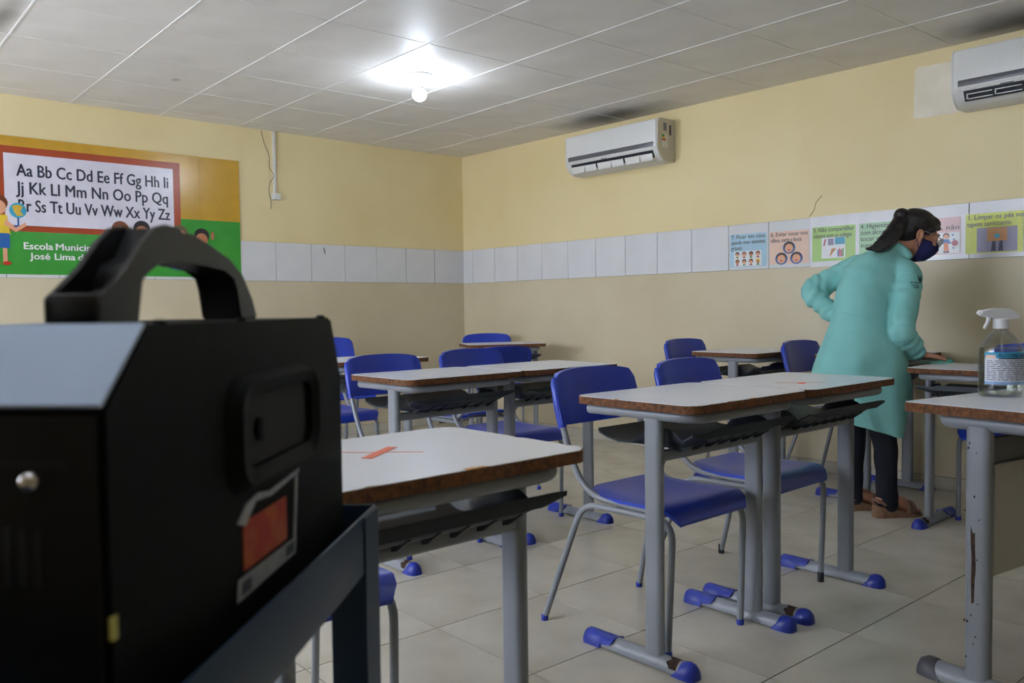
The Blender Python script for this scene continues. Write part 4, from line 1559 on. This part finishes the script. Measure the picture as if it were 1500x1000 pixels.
for s in (-1, 1):
    bm = bmesh.new()
    tube(bm, [hp(0.018, s * 0.062, -0.018), hp(0.004, s * 0.078, 0.004), hp(-0.016, s * 0.084, 0.020)], 0.0022, 6)
    tube(bm, [hp(0.018, s * 0.060, -0.078), hp(-0.006, s * 0.076, -0.055), hp(-0.022, s * 0.080, -0.030)], 0.0022, 6)
    obj('ear_loop', finish(bm, 'ear_loop', 'mask_navy', 80), mask)
# spectacles
gl = obj('spectacles', bbox_mesh('spectacles', -0.001, 0.001, -0.001, 0.001, -0.001, 0.001, 'spectacle'), person, label='thin rimmed spectacles')
bm = bmesh.new()
for s in (-1, 1):
    ring = [hp(0.108 - 0.006 * abs(math.cos(a)), s * (0.036 + 0.027 * math.cos(a)), 0.000 + 0.022 * math.sin(a)) for a in [2 * PI * i / 20 for i in range(21)]]
    tube(bm, ring, 0.0018, 6)
    tube(bm, [hp(0.103, s * 0.063, 0.010), hp(0.060, s * 0.078, 0.014), hp(0.0, s * 0.088, 0.014), hp(-0.02, s * 0.089, 0.008)], 0.0022, 6)
tube(bm, [hp(0.106, -0.010, 0.004), hp(0.112, 0, 0.007), hp(0.106, 0.010, 0.004)], 0.0018, 6)
gl.data = finish(bm, 'spectacles', 'spectacle', 80)
for s in (-1, 1):
    bm = bmesh.new()
    rings(bm, [[hp(0.105 + dd, s * (0.036 + 0.026 * math.cos(a)), 0.021 * math.sin(a)) for a in [2 * PI * i / 20 for i in range(20)]] for dd in (0, 0.001)])
    obj('lens', finish(bm, 'lens', 'spectacle_glass', 80), gl)

# wedge sandals
for A in (NA, FA):
    g = Vector((A.x, A.y, 0))
    sd = Vector((-fd.y, fd.x, 0))
    bm = bmesh.new()
    rs = []
    for s_, w_, h_ in ((-0.068, 0.020, 0.054), (-0.055, 0.029, 0.055), (-0.02, 0.032, 0.054), (0.03, 0.033, 0.044), (0.08, 0.039, 0.026), (0.12, 0.041, 0.017), (0.15, 0.036, 0.014), (0.172, 0.020, 0.013)):
        rs.append([g + fd * s_ + sd * w_ * yy + Vector((0, 0, zz * h_)) for yy, zz in ((-1, 0), (1, 0), (1.03, 0.5), (1, 0.97), (0.9, 1.0), (-0.9, 1.0), (-1, 0.97), (-1.03, 0.5))])
    rings(bm, rs)
    sh = obj('sandal', finish(bm, 'sandal', 'sole', 45), person, label='brown wedge sandal')
    bm = bmesh.new()
    for s_, w_, zt in ((0.118, 0.037, 0.064), (0.092, 0.039, 0.075)):
        tube(bm, [g + fd * s_ + sd * w_ * math.cos(a) + Vector((0, 0, 0.022 + (zt - 0.022) * math.sin(a))) for a in [PI * i / 10 for i in range(11)]], 0.012, 8)
    tube(bm, [g - fd * 0.01 + sd * 0.034 + Vector((0, 0, 0.055)), g - fd * 0.055 + sd * 0.026 + Vector((0, 0, 0.082)), g - fd * 0.066 + Vector((0, 0, 0.086)), g - fd * 0.055 - sd * 0.026 + Vector((0, 0, 0.082)), g - fd * 0.01 - sd * 0.034 + Vector((0, 0, 0.055))], 0.008, 8)
    obj('strap', finish(bm, 'strap', 'sandal', 80), sh)

# cleaning cloth under her hand
cw = person.location
Mw = Matrix.Rotation(PR, 4, 'Z')
cp = Vector(PB) + (Mw @ (HW + hd * 0.13))
bm = bmesh.new()
n = 18
top, bot = [], []
random.seed(21)
for i in range(n + 1):
    rt_, rb_ = [], []
    for j in range(n + 1):
        u, v = i / n * 2 - 1, j / n * 2 - 1
        k = 1 - 0.25 * (abs(u) * abs(v)) ** 1.5
        x = u * 0.085 * k + 0.008 * noise.noise(Vector((u * 2, v * 2, 3)))
        y = v * 0.055 * k + 0.008 * noise.noise(Vector((u * 2, v * 2, 9)))
        ed = max(abs(u), abs(v))
        z = 0.003 + 0.020 * max(0, 0.5 + noise.noise(Vector((u * 2.3, v * 2.8, 1)))) * (1 - ed ** 4) * (0.12 if u < 0.35 else 1.0)
        rt_.append(bm.verts.new((x, y, z)))
        rb_.append(bm.verts.new((x, y, 0.0)))
    top.append(rt_)
    bot.append(rb_)
for i in range(n):
    for j in range(n):
        bm.faces.new((top[i][j], top[i + 1][j], top[i + 1][j + 1], top[i][j + 1]))
        bm.faces.new((bot[i][j], bot[i][j + 1], bot[i + 1][j + 1], bot[i + 1][j]))
e = [(0, j) for j in range(n + 1)] + [(i, n) for i in range(1, n + 1)] + [(n, j) for j in range(n - 1, -1, -1)] + [(i, 0) for i in range(n - 1, 0, -1)]
for k in range(len(e)):
    a, b = e[k], e[(k + 1) % len(e)]
    bm.faces.new((top[a[0]][a[1]], top[b[0]][b[1]], bot[b[0]][b[1]], bot[a[0]][a[1]]))
o = obj('cleaning_cloth', finish(bm, 'cleaning_cloth', 'cloth_cyan', 80), None, (cp.x, cp.y, 0.7562 * 0.968 + 0.0002), (0, 0, PR + 0.2))
o['label'] = 'crumpled turquoise cleaning cloth under a hand on a desk'
o['category'] = 'cloth'

# ---------------------------------------------------------------- fogging machine
UA = math.atan2(0.727, -0.687)
FO = Vector((5.511, -4.663, 0))
fog = thing('fogging_machine', 'black fogging machine with an arched handle on the blue cart', 'machine', FO, UA)
FWID = 0.185
Z0, Z1 = 0.752, 1.0125
prof = [(0.0, Z0), (0.0, 0.963), (0.054, Z1), (0.458, Z1), (0.492, 0.945), (0.492, Z0 + 0.012), (0.486, Z0)]
bm = bmesh.new()
prism(bm, prof, 0.0, FWID, 'y')
bmesh.ops.bevel(bm, geom=list(bm.edges), offset=0.0025, segments=2, affect='EDGES')
obj('housing', finish(bm, 'housing', 'fog_black', 30), fog)
obj('front_plate', bbox_mesh('front_plate', -0.0025, 0.001, 0.004, FWID - 0.004, Z0 + 0.006, 0.958, 'fog_front', 0.001), fog)
bm = bmesh.new()
d = Vector((0.054, 0, Z1 - 0.963)).normalized()
nv = Vector((-d.z, 0, d.x))
a0 = Vector((0.0, 0, 0.963)) + d * 0.001
a1 = Vector((0.054, 0, Z1)) - d * 0.0015
rings(bm, [[a0 + nv * 0.0005 + Vector((0, y, 0)), a1 + nv * 0.0005 + Vector((0, y, 0)), a1 + nv * 0.003 + Vector((0, y, 0)), a0 + nv * 0.003 + Vector((0, y, 0))] for y in (0.001, FWID - 0.001)])
obj('sloped_panel', finish(bm, 'sloped_panel', 'fog_panel', 30), fog, label='blue grey metal sloped panel')
for k in range(9):
    y = 0.0385 + k * 0.0098
    obj('vent_slot', bbox_mesh('vent_slot', -0.0032, 0.0, y, y + 0.005, 0.856, 0.892, 'fog_deep', 0.0008), fog)
obj('groove', bbox_mesh('groove', -0.0032, 0.0, 0.022, 0.165, 0.928, 0.932, 'fog_deep'), fog)
bm = bmesh.new()
lathe(bm, [(0.0065, 0.0), (0.0065, 0.006), (0.005, 0.010), (0.002, 0.0115)], 16)
me = finish(bm, 'knob', 'chrome', 50)
obj('knob', me, fog, (-0.002, 0.0425, 0.921), (0, -PI / 2, 0), label='chrome knob')
obj('yellow_tab', bbox_mesh('yellow_tab', 0.001, 0.0075, -0.0012, 0.002, 0.822, 0.837, 'yellow_led', 0.001), fog, label='small yellow tab')


def side_ring(o_pts, i_pts, w, m, name, par=fog):
    bm = bmesh.new()
    n = len(o_pts)
    vo = [bm.verts.new((p[0], 0.0, p[1])) for p in o_pts]
    vm = [bm.verts.new((o_pts[i][0] * 0.65 + i_pts[i][0] * 0.35, -w, o_pts[i][1] * 0.65 + i_pts[i][1] * 0.35)) for i in range(n)]
    vi = [bm.verts.new((p[0], -w * 0.6, p[1])) for p in i_pts]
    vd = [bm.verts.new((p[0], 0.001, p[1])) for p in i_pts]
    for a, b in ((vo, vm), (vm, vi), (vi, vd)):
        for i in range(n):
            bm.faces.new((a[i], a[(i + 1) % n], b[(i + 1) % n], b[i]))
    return obj(name, finish(bm, name, m, 60), par)


ro = rrect(0.168, 0.378, 0.868, 0.968, 0.030, 6)
ri = rrect(0.196, 0.364, 0.888, 0.950, 0.016, 6)
rec = side_ring(ro, ri, 0.012, 'fog_black', 'grip_recess')
obj('recess_floor', bbox_mesh('recess_floor', 0.19, 0.37, -0.0010, 0.001, 0.884, 0.954, 'fog_deep'), rec)
bm = bmesh.new()
lathe(bm, [(0.010, 0), (0.010, 0.004), (0.008, 0.005)], 14)
obj('recess_button', finish(bm, 'recess_button', 'fog_black', 50), rec, (0.235, -0.0005, 0.918), (PI / 2, 0, 0))
# stickers on the side
st = obj('warning_sticker', bbox_mesh('warning_sticker', 0.198, 0.300, -0.0010, 0.001, 0.803, 0.844, 'sticker_red'), fog, label='red and orange warning sticker')
for nm, pts, mm in (('sticker_strip', [(0.183, 0.781), (0.322, 0.783), (0.325, 0.798), (0.186, 0.799)], 'sticker_white'),
                    ('peeled_corner', [(0.186, 0.846), (0.203, 0.840), (0.226, 0.856), (0.262, 0.853), (0.336, 0.860), (0.338, 0.864), (0.26, 0.858), (0.232, 0.862), (0.205, 0.858)], 'sticker_white'),
                    ('sticker_edge', [(0.318, 0.796), (0.323, 0.796), (0.333, 0.861), (0.328, 0.861)], 'sticker_white'),
                    ('sticker_mark', [(0.19, 0.785), (0.21, 0.785), (0.212, 0.795), (0.192, 0.795)], 'label_ink'),
                    ('sticker_mark', [(0.295, 0.786), (0.317, 0.786), (0.318, 0.796), (0.297, 0.796)], 'label_ink')):
    bm = bmesh.new()
    prism(bm, pts, -0.0012 - (0.0004 if 'mark' in nm else 0), 0.0005, 'y')
    obj(nm, finish(bm, nm, mm, smooth=False), fog)
# handle
HV0, HV1 = 0.071, 0.115
outer = [(0.155, Z1 - 0.001), (0.160, 1.030), (0.186, 1.046), (0.212, 1.072), (0.228, 1.0935), (0.272, 1.092), (0.310, 1.0845), (0.355, 1.073), (0.388, 1.060), (0.412, 1.036), (0.427, Z1 - 0.001)]
inner = [(0.376, Z1 - 0.001), (0.374, 1.044), (0.366, 1.057), (0.34, 1.062), (0.26, 1.066), (0.205, 1.066), (0.186, 1.060), (0.177, 1.048), (0.175, Z1 - 0.001)]
bm = bmesh.new()
prism(bm, outer + inner, HV0 + 0.001, HV1 - 0.001, 'y')
bmesh.ops.bevel(bm, geom=[e_ for e_ in bm.edges if abs(e_.verts[0].co.y - e_.verts[1].co.y) < 1e-6], offset=0.003, segments=3, affect='EDGES')
hnd = obj('handle', finish(bm, 'handle', 'fog_handle', 40), fog)
for y in (HV0, HV1 - 0.005):
    bm = bmesh.new()
    prism(bm, [(0.118, Z1 - 0.001), (0.118, 1.032), (0.124, 1.036), (0.136, 1.040), (0.160, 1.057), (0.184, 1.078), (0.203, 1.0915), (0.222, 1.0960), (0.252, 1.095), (0.25, 1.075), (0.21, 1.062), (0.180, 1.050), (0.174, Z1 - 0.001)], y, y + 0.005, 'y')
    bmesh.ops.bevel(bm, geom=list(bm.edges), offset=0.0014, segments=2, affect='EDGES')
    obj('handle_cheek', finish(bm, 'handle_cheek', 'fog_handle', 40), hnd)
obj('handle_foot', bbox_mesh('handle_foot', 0.1185, 0.16, HV0 + 0.001, HV1 - 0.001, Z1 - 0.001, 1.035, 'fog_handle', 0.003), hnd)
for s_ in (0.085, 0.225, 0.445):
    bm = bmesh.new()
    lathe(bm, [(0.005, 0), (0.0048, 0.002), (0.003, 0.0035)], 10)
    obj('screw', finish(bm, 'screw', 'fog_black', 50), fog, (s_, 0.008, Z1 - 0.0005))
for s_ in (0.05, 0.44):
    for v_ in (0.02, FWID - 0.02):
        bm = bmesh.new()
        lathe(bm, [(0.012, 0.7425), (0.014, 0.745), (0.014, 0.7525)], 12)
        obj('rubber_foot', finish(bm, 'rubber_foot', 'black_rubber', 50), fog, (s_, v_, 0))

# ---------------------------------------------------------------- cart
cart = thing('equipment_cart', 'dark blue metal cart with a rimmed tray and angle posts', 'cart', FO, UA)
CX0, CX1, CY0, CY1 = -0.22, 0.535, -0.028, 0.34
obj('tray', bbox_mesh('tray', CX0 + 0.003, CX1 - 0.003, CY0 + 0.003, CY1 - 0.003, 0.735, 0.7422, 'cart_blue', 0.001), cart)
for nm, q in (('tray_rim', (CX0, CX1, CY0, CY0 + 0.003)), ('tray_rim', (CX0, CX1, CY1 - 0.003, CY1)), ('tray_rim', (CX0, CX0 + 0.003, CY0, CY1)), ('tray_rim', (CX1 - 0.003, CX1, CY0, CY1))):
    obj(nm, bbox_mesh(nm, q[0], q[1], q[2], q[3], 0.712, 0.781, 'cart_blue', 0.001), cart)
    ax = 'x' if q[1] - q[0] > 0.1 else 'y'
for (px_, py_, sx, sy) in ((CX1, CY0, -1, 1), (CX1, CY1, -1, -1), (CX0, CY0, 1, 1), (CX0, CY1, 1, -1)):
    bm = bmesh.new()
    a, w, th = 0.0, 0.058, 0.003
    pts = [(px_ + sx * -0.002, py_ + sy * -0.002), (px_ + sx * w, py_ + sy * -0.002), (px_ + sx * w, py_ + sy * 0.0015), (px_ + sx * 0.0015, py_ + sy * 0.0015), (px_ + sx * 0.0015, py_ + sy * w), (px_ + sx * -0.002, py_ + sy * w)]
    prism(bm, pts, 0.075, 0.778)
    obj('post', finish(bm, 'post', 'cart_blue', 30), cart)
    bm = bmesh.new()
    cxx, cyy = px_ + sx * 0.03, py_ + sy * 0.03
    rings(bm, [[(cxx + 0.032 * math.cos(2 * PI * k / 18), cyy + y, 0.032 + 0.032 * math.sin(2 * PI * k / 18)) for k in range(18)] for y in (-0.011, 0.011)])
    obj('wheel', finish(bm, 'wheel', 'black_rubber', 50), cart)
    obj('caster', bbox_mesh('caster', cxx - 0.012, cxx + 0.012, cyy - 0.016, cyy + 0.016, 0.055, 0.09, 'grey_metal', 0.002), cart)
obj('shelf', bbox_mesh('shelf', CX0 + 0.003, CX1 - 0.003, CY0 + 0.003, CY1 - 0.003, 0.14, 0.148, 'cart_blue', 0.001), cart)
